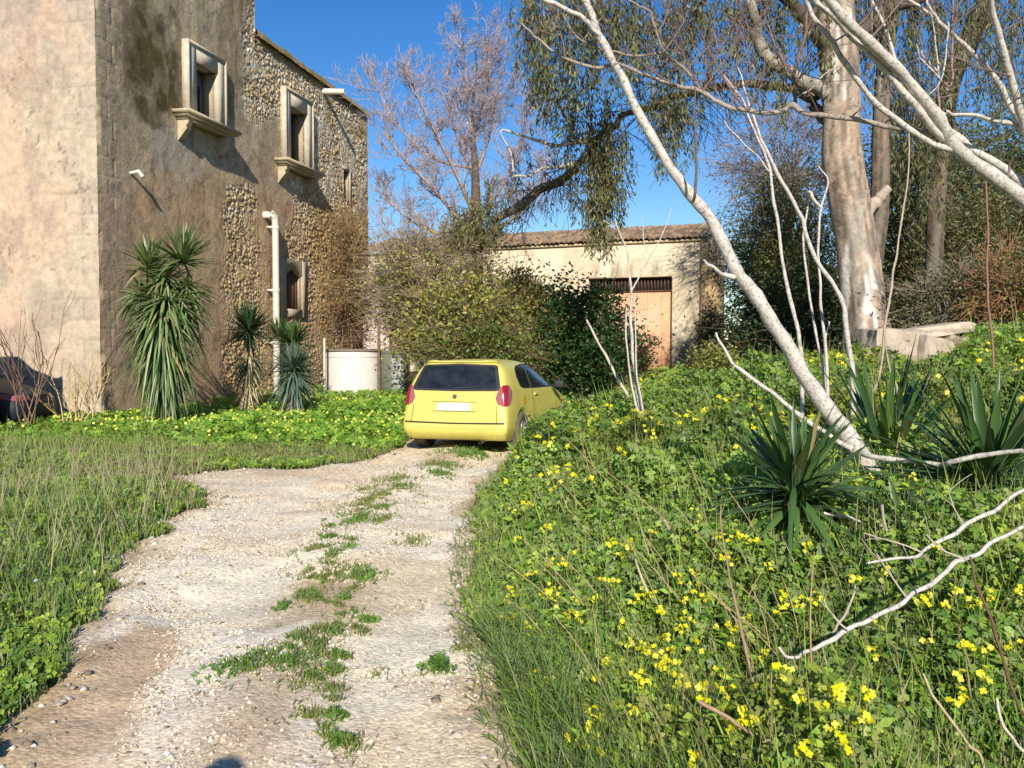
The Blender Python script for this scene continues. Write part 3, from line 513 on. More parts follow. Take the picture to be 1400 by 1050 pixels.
# ------------------------------------------------------------------ three-door hatchback
def car(name, label, paint, loc, rz, group):
    root = empty(name, (0, 0, 0)); tag(root, label, 'car', group)
    R = [  # rings of (x,y,z) p1..p6 : sill, bumper, shoulder low, belt, roof edge, roof centre
        [(.78, .12, .21), (.85, .0, .33), (.85, .03, .48), (.785, .11, .985), (.635, .37, 1.41), (0, .33, 1.445)],
        [(.81, .32, .20), (.885, .15, .34), (.90, .15, .52), (.85, .24, .985), (.70, .50, 1.42), (0, .46, 1.475)],
        [(.83, .80, .16), (.885, .8, .34), (.895, .8, .62), (.84, .85, .965), (.69, .98, 1.415), (0, .95, 1.475)],
        [(.83, 1.6, .16), (.885, 1.6, .34), (.89, 1.6, .62), (.84, 1.6, .95), (.685, 1.6, 1.425), (0, 1.6, 1.485)],
        [(.83, 2.4, .16), (.885, 2.4, .34), (.885, 2.4, .62), (.835, 2.4, .93), (.62, 2.25, 1.37), (0, 2.2, 1.44)],
        [(.83, 2.9, .16), (.885, 2.95, .34), (.885, 2.95, .62), (.825, 2.9, .91), (.66, 2.82, 1.10), (0, 2.75, 1.24)],
        [(.83, 3.3, .16), (.885, 3.35, .36), (.885, 3.35, .62), (.81, 3.25, .87), (.66, 3.2, .93), (0, 3.25, 1.0)],
        [(.80, 3.8, .17), (.86, 3.8, .36), (.86, 3.8, .58), (.76, 3.8, .76), (.58, 3.8, .80), (0, 3.9, .85)],
        [(.66, 4.1, .2), (.74, 4.16, .34), (.74, 4.17, .5), (.66, 4.1, .64), (.48, 4.1, .68), (0, 4.2, .70)]]
    bm = bmesh.new(); rings = []
    for r_ in R:
        right = [bm.verts.new(p) for p in r_]; left = [bm.verts.new((-p[0], p[1], p[2])) for p in r_[:-1]]
        b0 = bm.verts.new((0, r_[0][1], r_[0][2])); rings.append([b0]+right+left[::-1])        # closed ring
    n = len(rings[0])
    for a_, b_ in zip(rings[:-1], rings[1:]):
        for i in range(n): bm.faces.new((a_[i], a_[(i+1) % n], b_[(i+1) % n], b_[i]))
    for ri, dy in ((0, -.03), (-1, .03)):                # ladder caps with a centre column
        rg = rings[ri]; prev = rg[0]; 
        for k in range(1, 6):
            cur = rg[6] if k == 5 else bm.verts.new((0, rg[k+1].co.y+dy*(1 if k < 4 else .5), rg[k+1].co.z))
            for sd in (1, -1):
                i0 = k if sd > 0 else n-k; i1 = k+1 if sd > 0 else n-k-1
                if k == 5: bm.faces.new([prev, rg[i0], cur]) if i0 != 6 else None
                else: bm.faces.new([prev, rg[i0], rg[i1], cur])
            prev = cur
    cl_ = bm.edges.layers.float.new('crease_edge')
    def cre(va, vb, v):
        e_ = bm.edges.get((va, vb))
        if e_: e_[cl_] = v
    for i in range(n): cre(rings[0][i], rings[0][(i+1) % n], .35)
    for a_, b_ in zip(rings[:-1], rings[1:]):
        for i in (4, n-4): cre(a_[i], b_[i], .4)
        for i in (5, n-5): cre(a_[i], b_[i], .3)
        for i in (1, n-1): cre(a_[i], b_[i], .6)
    bmesh.ops.recalc_face_normals(bm, faces=bm.faces); me = bpy.data.meshes.new('body'); bm.to_mesh(me); bm.free()
    body = bpy.data.objects.new('body', me); COL.objects.link(body)
    sub = body.modifiers.new('s', 'SUBSURF'); sub.levels = 3; sub.render_levels = 3; sub.boundary_smooth = 'ALL'
    cut = []
    for y in (.80, 3.40):
        for sg in (-1, 1):
            cm = bpy.data.meshes.new('cut'); b2 = bmesh.new(); bmesh.ops.create_cone(b2, cap_ends=True, segments=40, radius1=.37, radius2=.37, depth=.5, matrix=Matrix.Translation((sg*.86, y, .315)) @ Matrix.Rotation(PI/2, 4, 'Y')); b2.to_mesh(cm); b2.free()
            co = bpy.data.objects.new('cut', cm); COL.objects.link(co); cut.append(co); md = body.modifiers.new('b', 'BOOLEAN'); md.object = co; md.operation = 'DIFFERENCE'; md.solver = 'EXACT'
    dg = bpy.context.evaluated_depsgraph_get(); ev = body.evaluated_get(dg); me2 = bpy.data.meshes.new_from_object(ev); bvh = None
    bs = body.copy(); bs.modifiers.clear(); ms = bs.modifiers.new('s', 'SUBSURF'); ms.levels = 3; COL.objects.link(bs); dg = bpy.context.evaluated_depsgraph_get(); m3 = bpy.data.meshes.new_from_object(bs.evaluated_get(dg))
    bvh = BVHTree.FromPolygons([v.co.copy() for v in m3.vertices], [tuple(p.vertices) for p in m3.polygons]); bpy.data.objects.remove(bs)
    for c in cut: bpy.data.objects.remove(c)
    bpy.data.objects.remove(body); me2.materials.clear(); me2.materials.append(paint); me2.polygons.foreach_set('use_smooth', np.ones(len(me2.polygons), bool))
    body = bpy.data.objects.new('body', me2); COL.objects.link(body); body.parent = root
    def patch(name, lo, hi, U, D, mat, off=.005, m=8, par=root, thick=True):
        """surface piece between the lower and upper outline (a along U, z), dropped on the body along D"""
        U = Vector(U); D = Vector(D).normalized(); lo = np.array(lo, float); hi = np.array(hi, float); k = 24
        def res(p): t = np.linspace(0, len(p)-1, k); return np.stack([np.interp(t, range(len(p)), p[:, 0]), np.interp(t, range(len(p)), p[:, 1])], 1)
        lo, hi = res(lo), res(hi); G = []; 
        for i in range(k):
            row = []
            for j in range(m+1):
                a, z = lo[i]*(1-j/m)+hi[i]*j/m; o = U*a+Vector((0, 0, z))-D*6
                h, nr, _, _ = bvh.ray_cast(o, D)
                sh = 1.0
                while h is None and sh > .5: sh -= .02; h, nr, _, _ = bvh.ray_cast(Vector((0, 0, z if abs(D.y) > .2 else z*sh+.3*(1-sh)))+U*(a*sh if abs(D.y) > .2 else a)-D*6, D)
                if h is None: h = row[-1][0] if row else (G[-1][j][0] if G else o+D*4.5); nr = -D
                row.append((h, nr if nr.dot(D) < 0 else -nr))
            G.append(row)
        mb = MB(); top = np.array([[list(h+nr*off) for h, nr in row] for row in G]); bot = np.array([[list(h-nr*.01) for h, nr in row] for row in G]); mb.grid(top)
        for e in (np.s_[0], np.s_[-1]): mb.grid(np.stack([top[e], bot[e]], 0))
        for e in (0, -1): mb.grid(np.stack([top[:, e], bot[:, e]], 0))
        return mb.build(name, mat, par, smooth=False)
    X_ = (1, 0, 0); Yv = (0, 1, 0)
    seal = plain('rubber_seal', (.02, .02, .02), .6); glass = plain('tinted_glass', (.018, .02, .022), .05, spec=.6, var=.6, vscale=5)
    rw = patch('rear_window', [(-.735, 1.0), (-.68, .975), (0, .965), (.68, .975), (.735, 1.0)], [(-.62, 1.345), (-.58, 1.37), (0, 1.392), (.58, 1.37), (.62, 1.345)], X_, Yv, seal, .004)
    patch('glass', [(-.67, 1.03), (-.63, 1.005), (0, .995), (.63, 1.005), (.67, 1.03)], [(-.58, 1.32), (-.55, 1.34), (0, 1.36), (.55, 1.34), (.58, 1.32)], X_, Yv, glass, .007, par=rw)
    patch('wiper', [(-.05, 1.0), (.38, 1.03)], [(-.05, 1.015), (.38, 1.04)], X_, Yv, seal, .02, 2, rw)
    pr2 = plain('paint_lip', tuple(np.array(paint.node_tree.nodes['Principled BSDF'].inputs[0].default_value[:3])*.92), .35)
    patch('spoiler', [(-.58, 1.392), (0, 1.405), (.58, 1.392)], [(-.56, 1.412), (0, 1.425), (.56, 1.412)], X_, Yv, paint, .035, 3)
    groove = plain('dark_gap', (.025, .022, .012), .8)
    patch('bumper_gap', [(-.82, .475), (0, .465), (.82, .475)], [(-.82, .50), (0, .488), (.82, .50)], X_, Yv, groove, .003, 2)
    patch('bumper_strip', [(-.66, .40), (0, .395), (.66, .40)], [(-.66, .418), (0, .412), (.66, .418)], X_, Yv, pr2, .006, 2)
    for sg in (-1, 1):
        patch('hatch_gap', [(sg*.70, .50), (sg*.708, .50)], [(sg*.675, .76), (sg*.683, .76)], X_, Yv, groove, .003, 4)
    for z in (.80, .655): patch('plate_recess_line', [(-.36, z), (.36, z)], [(-.36, z+.008), (.36, z+.008)], X_, Yv, groove, .003, 2)
    patch('licence_plate', [(-.27, .672), (.27, .672)], [(-.27, .785), (.27, .785)], X_, Yv, plain('plate_white', (.72, .72, .72), .4), .014, 2)
    bt = Matrix.Translation; h, nr, _, _ = bvh.ray_cast(Vector((0, -2, .885)), Vector((0, 1, 0))); mb = drum(.034, .034, 0, .012, 0, 0, sides=20); e = mb.build('badge', plain('badge_metal', (.12, .12, .14), .25, metal=.7), root); e.location = h; e.rotation_euler = (PI/2-.1, 0, 0)
    mb = drum(.02, .02, .012, .016, 0, 0, sides=16); mb.build('badge_centre', plain('badge_red', (.3, .03, .03), .3), None).parent = e
    red = plain('red_lens', (.28, .008, .015), .15, spec=.7); clr = plain('clear_lens', (.30, .10, .10), .12, spec=.8)
    for sg in (-1, 1):
        Dd = Vector((-sg*.34, .94, 0)).normalized(); Uu = Vector((Dd.y, -Dd.x, 0)); b0 = .80*Uu.x*1.0
        # outline in the plane facing the lens
        s_ = lambda pts: [(sg*a+0, z) for a, z in pts]
        lt = patch('tail_light', s_([(.66, .86), (.69, .775), (.77, .76), (.87, .76), (.905, .87)]), s_([(.665, .89), (.72, 1.01), (.77, 1.06), (.86, 1.06), (.905, .96)]), Uu if sg > 0 else Uu, Dd, clr, .012)
        patch('red_lens', s_([(.745, .75), (.79, .747), (.835, .755)]), s_([(.76, 1.05), (.80, 1.055), (.845, 1.058)]), Uu, Dd, red, .016, 6, lt)
        Ds = (-sg, 0, 0)
        q = patch('quarter_window', [(.80, 1.16), (.86, 1.02), (1.0, .99), (1.42, .975)], [(.80, 1.20), (.86, 1.30), (1.0, 1.345), (1.42, 1.375)], Yv, Ds, seal, .004)
        patch('glass', [(.83, 1.16), (.88, 1.045), (1.0, 1.015), (1.38, 1.0)], [(.83, 1.19), (.88, 1.28), (1.0, 1.32), (1.38, 1.35)], Yv, Ds, glass, .008, par=q)
        dw = patch('door_window', [(1.44, .975), (2.0, .965), (2.6, .955), (2.92, .95)], [(1.44, 1.375), (1.95, 1.365), (2.35, 1.27), (2.92, .965)], Yv, Ds, seal, .004)
        patch('glass', [(1.48, 1.0), (2.0, .99), (2.55, .98), (2.82, .975)], [(1.48, 1.35), (1.95, 1.335), (2.32, 1.24), (2.82, .985)], Yv, Ds, glass, .008, par=dw)
        for y0, y1 in ((1.45, 1.46), (2.95, 2.9)): patch('door_gap', [(y0, .2), (y0+.012, .2)], [(y1, .95), (y1+.012, .95)], Yv, Ds, groove, .003, 6)
        dh = patch('door_handle', [(1.55, .86), (1.72, .865)], [(1.55, .89), (1.72, .895)], Yv, Ds, paint, .03, 2)
        patch('front_side_light', [(3.75, .64), (4.02, .6)], [(3.6, .76), (3.98, .69)], Yv, Ds, clr, .006, 4)
        mb = MB(); mb.box((sg*.97, 2.72, 1.0), (.09, .045, .065)); mb.box((sg*.88, 2.75, .965), (.06, .03, .02)); mr = mb.build('mirror', seal, root); bv = mr.modifiers.new('v', 'BEVEL'); bv.width = .03; bv.segments = 3
    ff = patch('fuel_flap', [(.86, .80), (.9, .735), (.95, .715), (1.0, .735), (1.04, .80)], [(.86, .81), (.9, .87), (.95, .89), (1.0, .87), (1.04, .81)], Yv, (-1, 0, 0), plain('flap_paint', (.50, .31, .02), .4), .004)
    patch('windscreen', [(-.72, 1.0), (0, 1.02), (.72, 1.0)], [(-.55, 1.36), (0, 1.4), (.55, 1.36)], X_, (0, -1, 0), glass, .005)
    patch('headlight', [(.42, .6), (.68, .6)], [(.42, .7), (.66, .7)], X_, (0, -1, 0), clr, .006, 3); patch('headlight', [(-.68, .6), (-.42, .6)], [(-.66, .7), (-.42, .7)], X_, (0, -1, 0), clr, .006, 3)
    mb = MB(); mb.box((0, 2.05, .33), (.62, 1.75, .12)); mb.build('underbody', seal, root)
    mb = MB(); mb.tubes(np.array([[.42, .05, .19], [.42, .35, .2]]), np.full(2, .028), 10); mb.build('exhaust_pipe', plain('exhaust_metal', (.2, .18, .16), .5, metal=.8), root)
    tyre = plain('dusty_tyre', tuple(lin(92, 84, 76)), .9, var=.2); rim = plain('dusty_rim', tuple(lin(150, 146, 138)), .5, metal=.3)
    prof = [(.19, .085), (.24, .1), (.29, .1), (.31, .075), (.315, 0), (.31, -.075), (.29, -.1), (.24, -.1), (.19, -.085)]
    for y in (.80, 3.40):
        for sg in (-1, 1):
            w = empty('wheel', (sg*.80, y, .315)); w.parent = root; mb = MB(); a = np.linspace(0, 2*PI, 37); pr_ = np.array(prof); A, Kk = np.meshgrid(a, np.arange(len(prof)), indexing='ij')
            mb.grid(np.stack([pr_[Kk, 1], pr_[Kk, 0]*np.cos(A), pr_[Kk, 0]*np.sin(A)], -1)); t_ = mb.build('tyre', tyre, None, smooth=True); t_.parent = w
            mb = MB(); rr = np.array([[.195, sg*.085], [.185, sg*.06], [.16, sg*.03]]); A, Kk = np.meshgrid(a, np.arange(3), indexing='ij'); mb.grid(np.stack([rr[Kk, 1], rr[Kk, 0]*np.cos(A), rr[Kk, 0]*np.sin(A)], -1)); 
            A, Kk = np.meshgrid(a, np.arange(2), indexing='ij'); dr_ = np.array([0, .165]); mb.grid(np.stack([np.full(A.shape, sg*.015), dr_[Kk]*np.cos(A), dr_[Kk]*np.sin(A)], -1))
            for s5 in range(5): an = s5*2*PI/5; mb.box((sg*.05, .1*math.cos(an), .1*math.sin(an)), (.018, .1, .024), np.array(Matrix.Rotation(an, 3, 'X')))
            mb.box((sg*.055, 0, 0), (.025, .035, .035)); r_ = mb.build('rim', rim, None); r_.parent = w
    root.location = loc; root.rotation_euler = (0, 0, rz); return root
yel = plain('faded_yellow_paint', (.58, .50, .11), .42, coat=.2, var=.10, vscale=3)
cz = float(ground(-.9, 14.2))-.01
# the rear left corner of the car stands at x=-1.7, y=14
th = -.31; c_, s_ = math.cos(th), math.sin(th); rl = np.array([-1.70, 13.95]); off = np.array([-.86*c_-.1*s_, -.86*s_+.1*c_])
yc = car('yellow_hatchback', 'small faded yellow three-door hatchback parked on the track with its back to us', yel, (rl[0]-off[0], rl[1]-off[1], cz), th, 'cars parked in the yard')
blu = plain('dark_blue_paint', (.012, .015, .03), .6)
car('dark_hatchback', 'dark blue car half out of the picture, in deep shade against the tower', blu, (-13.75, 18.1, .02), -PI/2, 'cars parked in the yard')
# ------------------------------------------------------------------ canopy of the weed bank
def H(x, y):
    d = np.asarray(x, float)-edgeR(y); h = sstep(-.05, .55, d)*(.10+.95*fbm(np.asarray(x)*1.1+8, np.asarray(y)*1.1, 4)**2)
    h = h*np.interp(y, [0, 2.5, 3.6, 5, 10, 20, 30], [.6, .6, .7, .9, 1.15, 1.3, 1.0]); return h*(1-.85*np.exp(-(((np.asarray(x)-7.1)/1.3)**2+((np.asarray(y)-15.2)/1.5)**2)))+.10*(fbm(np.asarray(x)*3, np.asarray(y)*3, 3)-.5)*sstep(0, .4, d)
def hit(px, py, extra=0.0, y0=2.0, y1=45):
    d = P(px, py, 1.0)-np.array([0, 0, EYE]); ys_ = np.linspace(y0, y1, 900); p = np.array([0, 0, EYE])+ys_[:, None]*d[None]; k = p[:, 2] < ground(p[:, 0], p[:, 1])+H(p[:, 0], p[:, 1])+extra
    return p[np.argmax(k)] if k.any() else None
def bank_ok(x, y): return (np.hypot((x-7.4)/1.1, (y-16.2)/.9) > .85) & (x-edgeR(y) > -.02+.25*(fbm(x*3, y*3+70)-.5)) & (sdist(x, y, [(-1.9, 13.3), (.25, 13.6), (1.5, 18.2), (-.3, 18.6)]) < .0)
def sample(n, y0, y1, ok, xmin=-1, slope=.60, pw=2.0, xm=1.0):
    y = (rng.random(n)*(y1**(1/pw)-y0**(1/pw))+y0**(1/pw))**pw; x = xmin+rng.random(n)*(slope*y+xm-xmin); k = ok(x, y); return x[k], y[k]
g1, g2, g3, g4 = np.array([.16, .275, .04]), np.array([.09, .18, .035]), np.array([.28, .385, .05]), np.array([.22, .27, .10])
PR = np.array([.12, .8, 1.0, .5])
def leafmesh(n, y0, y1, ok, hf, smin, xmin=-1, cols=(g1, g2, g3, g4), xm=1.0, near=False):
    """broad weeds: trifoliate and lobed leaves spread through the canopy height"""
    x, y = sample(n, y0, y1, ok, xmin, xm=xm); n = len(x); g = ground(x, y); h = hf(x, y); u = rng.random(n)**.45; z = g+h*u+.02
    s = np.clip(smin*np.sqrt(y/4.0), smin*.8, .12)*np.exp(rng.normal(0, .32, n)).clip(.4, 1.7); patch = fbm(x*.8+11, y*.8, 3)
    c = cmix(n, *cols)*(.5+1.1*patch)[:, None]; k = sstep(.5, .62, fbm(x*.6+60, y*.6, 3))[:, None]*.6; c = c*(1-k)+c*np.array([1.5, 1.12, .7])*k; mb = MB()
    nrm = randdir(n, .35, 1)+np.array([0, -.35, .2]); nrm /= np.linalg.norm(nrm, axis=1, keepdims=True); a0 = rng.uniform(0, 2*PI, n)
    ref = np.cross(nrm, randdir(n)); ref /= np.linalg.norm(ref, axis=1, keepdims=True)+1e-9; bi = np.cross(nrm, ref); Bc = np.stack([x, y, z], 1); half = rng.random(n) < .6
    for q in range(3):
        an = q*2*PI/3; D = ref*math.cos(an)+bi*math.sin(an)+nrm*.12; S = np.cross(nrm, D); k = half; (mb.strips(Bc[k], D[k], S[k], s[k]*.9, s[k]*.85, .25, 3, c[k], prof=PR) if near else mb.rhombi(Bc[k]+D[k]*s[k, None]*.05, D[k], S[k], s[k]*.85, s[k]*.85, c[k], .15))
    k = ~half
    for q in (-1, 0, 1):
        D = ref*math.cos(q*.75)+bi*math.sin(q*.75)+nrm*.25; L_ = s[k]*(1.7 if q == 0 else 1.05); (mb.strips(Bc[k], D[k], np.cross(nrm, D)[k], L_, s[k]*.5, .4, 3, c[k], prof=np.array([.3, 1, .8, .15])) if near else mb.rhombi(Bc[k], D[k], np.cross(nrm, D)[k], L_, s[k]*.55, c[k], .3))
    return mb
def blades(mb, x, y, z, L, W, cols, lean=.5, droop=.5, segs=3, dirx=None):
    n = len(x); D = randdir(n, .3, 1)*lean+np.array([0, 0, 1.]); 
    if dirx is not None: D = D+dirx
    S = np.cross(D, randdir(n)); mb.strips(np.stack([x, y, z], 1), D, S, L, W, droop*rng.random(n), segs, cmix(n, *cols))
def bh(x, y): return H(x, y)
a = leafmesh(125000, 1.9, 8, bank_ok, bh, .0215, xmin=-.6, near=True)
for b in (leafmesh(95000, 7.6, 16, bank_ok, bh, .025, xmin=-.6), leafmesh(55000, 13, 34, bank_ok, bh, .038, xmin=0)):
    for V, Q, C in zip(b.V, b.Q, b.C): a.add(V, Q-Q.min(), C=C)
b = leafmesh(52000, .4, 24, lambda x, y: bank_ok(x, y) & (x > .56*y+.3), bh, .05, xmin=0, xm=7.0)
for V, Q, C in zip(b.V, b.Q, b.C): a.add(V, Q-Q.min(), C=C)
tag(a.build('broadleaf_weeds', m_leaf), 'dense green clover and mustard foliage covering the bank', 'weeds', kind='stuff')
mb = MB(); x, y = sample(34000, 1.9, 20, bank_ok, -.6); z = ground(x, y); hh = H(x, y)
blades(mb, x, y, z, (hh+.12)*rng.uniform(.6, 1.35, len(x)), .006+.0011*y, (g1, g3, np.array([.2, .24, .08]), np.array([.3, .27, .13])), .5, .4)
e1 = lambda x, y: (np.abs(x-edgeR(y)-.12) < .22+.1*fbm(x*3, y*3)) & (y < 13.5); x, y = sample(80000, 2.2, 13.5, e1, -.8); x, y = x[:4500], y[:4500]
blades(mb, x, y, ground(x, y), rng.uniform(.05, .19, len(x)), .004+.0009*y, (np.array([.12, .15, .06]), np.array([.27, .24, .14]), g1), 1.1, .9, dirx=np.array([-.5, 0, 0]))
x, y = sample(60000, 2.0, 5.0, lambda x, y: (x-edgeR(y) > 0) & (x-edgeR(y) < .9-.16*(y-2)), -.3); x, y = x[:7000], y[:7000]
blades(mb, x, y, ground(x, y)+.02, rng.uniform(.15, .42, len(x)), .006, (np.array([.13, .19, .07]), np.array([.2, .24, .11]), g1), 1.0, .9, 4, dirx=np.array([-.35, -.2, 0]))
x, y = sample(9000, 2.2, 16, lambda x, y: bank_ok(x, y) & (fbm(x*.7+33, y*.7) > .5), -.6); blades(mb, x, y, ground(x, y), (H(x, y)+.1)*rng.uniform(.7, 1.5, len(x)), .005+.0009*y, (np.array([.40, .34, .18]), np.array([.30, .25, .12])), .7, .4)
tag(mb.build('bank_grass', m_grass), 'long grass blades growing through the weeds on the bank', 'grass', kind='stuff')
# ------------------------------------------------------------------ left verge
def left_ok(x, y): return (tdist(x, y) < .02) & (x < edgeR(y)-.5) & ~inpoly(x, y, [(-9.0, 19.35), (-5.5, 36), (-16, 38), (-18, 21)]) & (sdist(x, y, [(-1.9, 13.6), (.2, 13.6), (1.5, 18.2), (-.6, 18.6)]) < -.1)
def lsample(n, y0, y1, xa=.66, dens=None, xmax=None):
    y = (rng.random(n)*(y1**.5-y0**.5)+y0**.5)**2; x = -xa*y-1+rng.random(n)*(xa*y+1+1.5); k = left_ok(x, y)
    if dens is not None: k &= rng.random(n) < dens(x, y)
    return x[k], y[k]
def LH(x, y):       # height: tall by the left edge, short dry strip near the track bend, oxalis carpet by the house
    d = -tdist(x, y); tall = sstep(10.6, 8.5, y)*sstep(0, .7, d)+sstep(-5, -7.5, x)*sstep(17.8, 13, y)*.8
    ox = sstep(14.2, 16.4, y+.25*(x+5)); return .04+.22*np.clip(tall, 0, 1)*(.2+1.5*fbm(x*1.3, y*1.3))+.15*ox*(.5+fbm(x*1.5, y*1.5))+.05*fbm(x*2, y*2)
mb = MB(); x, y = lsample(70000, 3.2, 13, dens=lambda x, y: .25+.75*sstep(10.8, 9, y)); h = LH(x, y)
blades(mb, x, y, ground(x, y), h*rng.uniform(.6, 1.5, len(x))+.05, .005+.0009*y, (g1, g3, np.array([.16, .22, .09]), np.array([.34, .32, .17]), np.array([.14, .22, .11])), .55, .6)
x, y = lsample(50000, 10, 19, dens=lambda x, y: .15+.85*sstep(11.5, 13.5, y+.3*(x+4))); h = LH(x, y); blades(mb, x, y, ground(x, y), h*rng.uniform(.6, 1.3, len(x))+.04, .018, (g1, g3, np.array([.2, .22, .09])), .6, .5)
tag(mb.build('verge_grass', m_grass), 'rough green grass along the left side of the track', 'grass', kind='stuff')
mb = MB(); x, y = lsample(52000, 9.0, 17.5, dens=lambda x, y: (.25+sstep(.38, .6, fbm(x*.9+4, y*.9)))*sstep(17, 14, y)); blades(mb, x, y, ground(x, y), rng.uniform(.05, .2, len(x)), .012, (np.array([.34, .27, .17]), np.array([.27, .22, .12]), np.array([.2, .2, .09])), .8, .5)
kk = lambda x, y: sstep(1.1, .3, np.hypot((x+4.4), (y-8.2)*.4)*.55)+sstep(-4.2, -5.6, x)*sstep(15, 12, y)*.55
x, y = lsample(10000, 5, 15.5, dens=kk); blades(mb, x, y, ground(x, y), rng.uniform(.2, .75, len(x)), .008, (np.array([.42, .36, .22]), np.array([.33, .30, .18]), np.array([.22, .25, .12])), .5, .35, 4)
tag(mb.build('dry_grass', m_grass), 'straw coloured dry grass on the left verge', 'dry grass', kind='stuff')
def lokleaf(x, y): return left_ok(x, y)
def tri(n, xs_, ys_, hf, s0, cols):
    s_, = (1,); return None
def leaves_at(mb, x, y, h, s, cols, sc=1.0):
    n = len(x); z = ground(x, y)+h*rng.random(n)**.4+.015; nrm = randdir(n, .3, 1)+np.array([0, -.3, .25]); nrm /= np.linalg.norm(nrm, axis=1, keepdims=True); ref = np.cross(nrm, randdir(n)); ref /= np.linalg.norm(ref, axis=1, keepdims=True)+1e-9; bi = np.cross(nrm, ref); c = cmix(n, *cols)*(.7+.6*fbm(x, y))[:, None]*sc
    Bc = np.stack([x, y, z], 1); s = s*rng.uniform(.6, 1.3, n)
    for q in range(3):
        D = ref*math.cos(q*2.09)+bi*math.sin(q*2.09)+nrm*.1; mb.rhombi(Bc, D, np.cross(nrm, D), s*.85, s*.8, c, .15)
mb = MB(); x, y = lsample(60000, 3.2, 13, dens=lambda x, y: .12+sstep(.36, .52, fbm(x*.9+20, y*.9))*sstep(3.6, 1.5, -tdist(x, y))); leaves_at(mb, x, y, LH(x, y)*.9, .026+.002*y, (g1, g3, g3, g2))
x, y = lsample(46000, 12.2, 30, dens=lambda x, y: sstep(13.8, 16.2, y+.25*(x+5)+1.5*(fbm(x*.8, y*.8)-.5))*(.35+.5*sstep(.4, .6, fbm(x*.7, y*.7)))); leaves_at(mb, x, y, LH(x, y)+.03, .085, (g1*1.1, g3*1.1, np.array([.14, .30, .03])))
tag(mb.build('clover_carpet', m_leaf), 'bright green clover carpet in front of the farmhouse', 'clover', kind='stuff')
# low tufts on the track
tufts = [(330, 935, 48, 22, 0), (385, 930, 50, 26, 0), (420, 945, 30, 25, 1), (425, 905, 25, 18, 1), (455, 795, 60, 18, 1), (425, 830, 30, 12, 1), (490, 795, 26, 9, 0), (500, 690, 46, 22, 1), (490, 715, 32, 10, 0), (540, 660, 40, 10, 1), (600, 920, 26, 9, 0), (440, 880, 35, 10, 1), (630, 625, 30, 6, 0), (655, 620, 18, 6, 0),
         (415, 1000, 30, 20, 1), (470, 1030, 30, 15, 1), (560, 740, 30, 8, 1), (420, 765, 30, 10, 1), (610, 640, 30, 5, 1), (640, 895, 25, 8, 1), (470, 850, 18, 8, 1)]
for k_ in range(75):
    yy_ = rng.uniform(640, 1045); cx_ = np.interp(yy_, [640, 700, 790, 880, 1045], [575, 510, 445, 435, 430]); tufts.append((cx_+rng.normal(0, 24+14*(yy_ > 850)), yy_, rng.uniform(8, 22), rng.uniform(3, 8), int(rng.random() < .75)))
mb = MB(); ml = MB()
for (px_, py_, rx, ry, dry) in tufts:
    x0, y0 = gxy(px_, py_); wx = rx*y0/F; wy = y0*ry/(py_-480); n = int((260 if rx > 22 else 90)+2600*min(wx*wy, .5)*(1.0 if not dry else .8)); r_ = np.abs(rng.normal(0, .5, n)); an = rng.uniform(0, 2*PI, n); x = x0+wx*r_*np.cos(an)*1.3; y = y0+wy*r_*np.sin(an)*1.3
    k = fbm(x*8, y*8, 2) > .42; x, y = x[k], y[k]; cols = (g1, g2*1.2, np.array([.14, .2, .07])) if not dry else (np.array([.17, .18, .07]), np.array([.3, .24, .13]), g1)
    blades(mb, x, y, trackz(x, y)-.005, rng.uniform(.02, .075 if not dry else .055, len(x))*(1+y0*.03), .004+.0012*y0, cols, 1.3, .6)
    if not dry: k = rng.random(len(x)) < .5; leaves_at(ml, x[k], y[k], .03, .018+.0015*y0, (g1, g2))
tag(mb.build('track_tufts', m_grass), 'small tufts of grass along the middle of the track', 'grass', kind='stuff'); tag(ml.build('track_clover', m_leaf), 'small clover leaves in the track tufts', 'clover', kind='stuff')
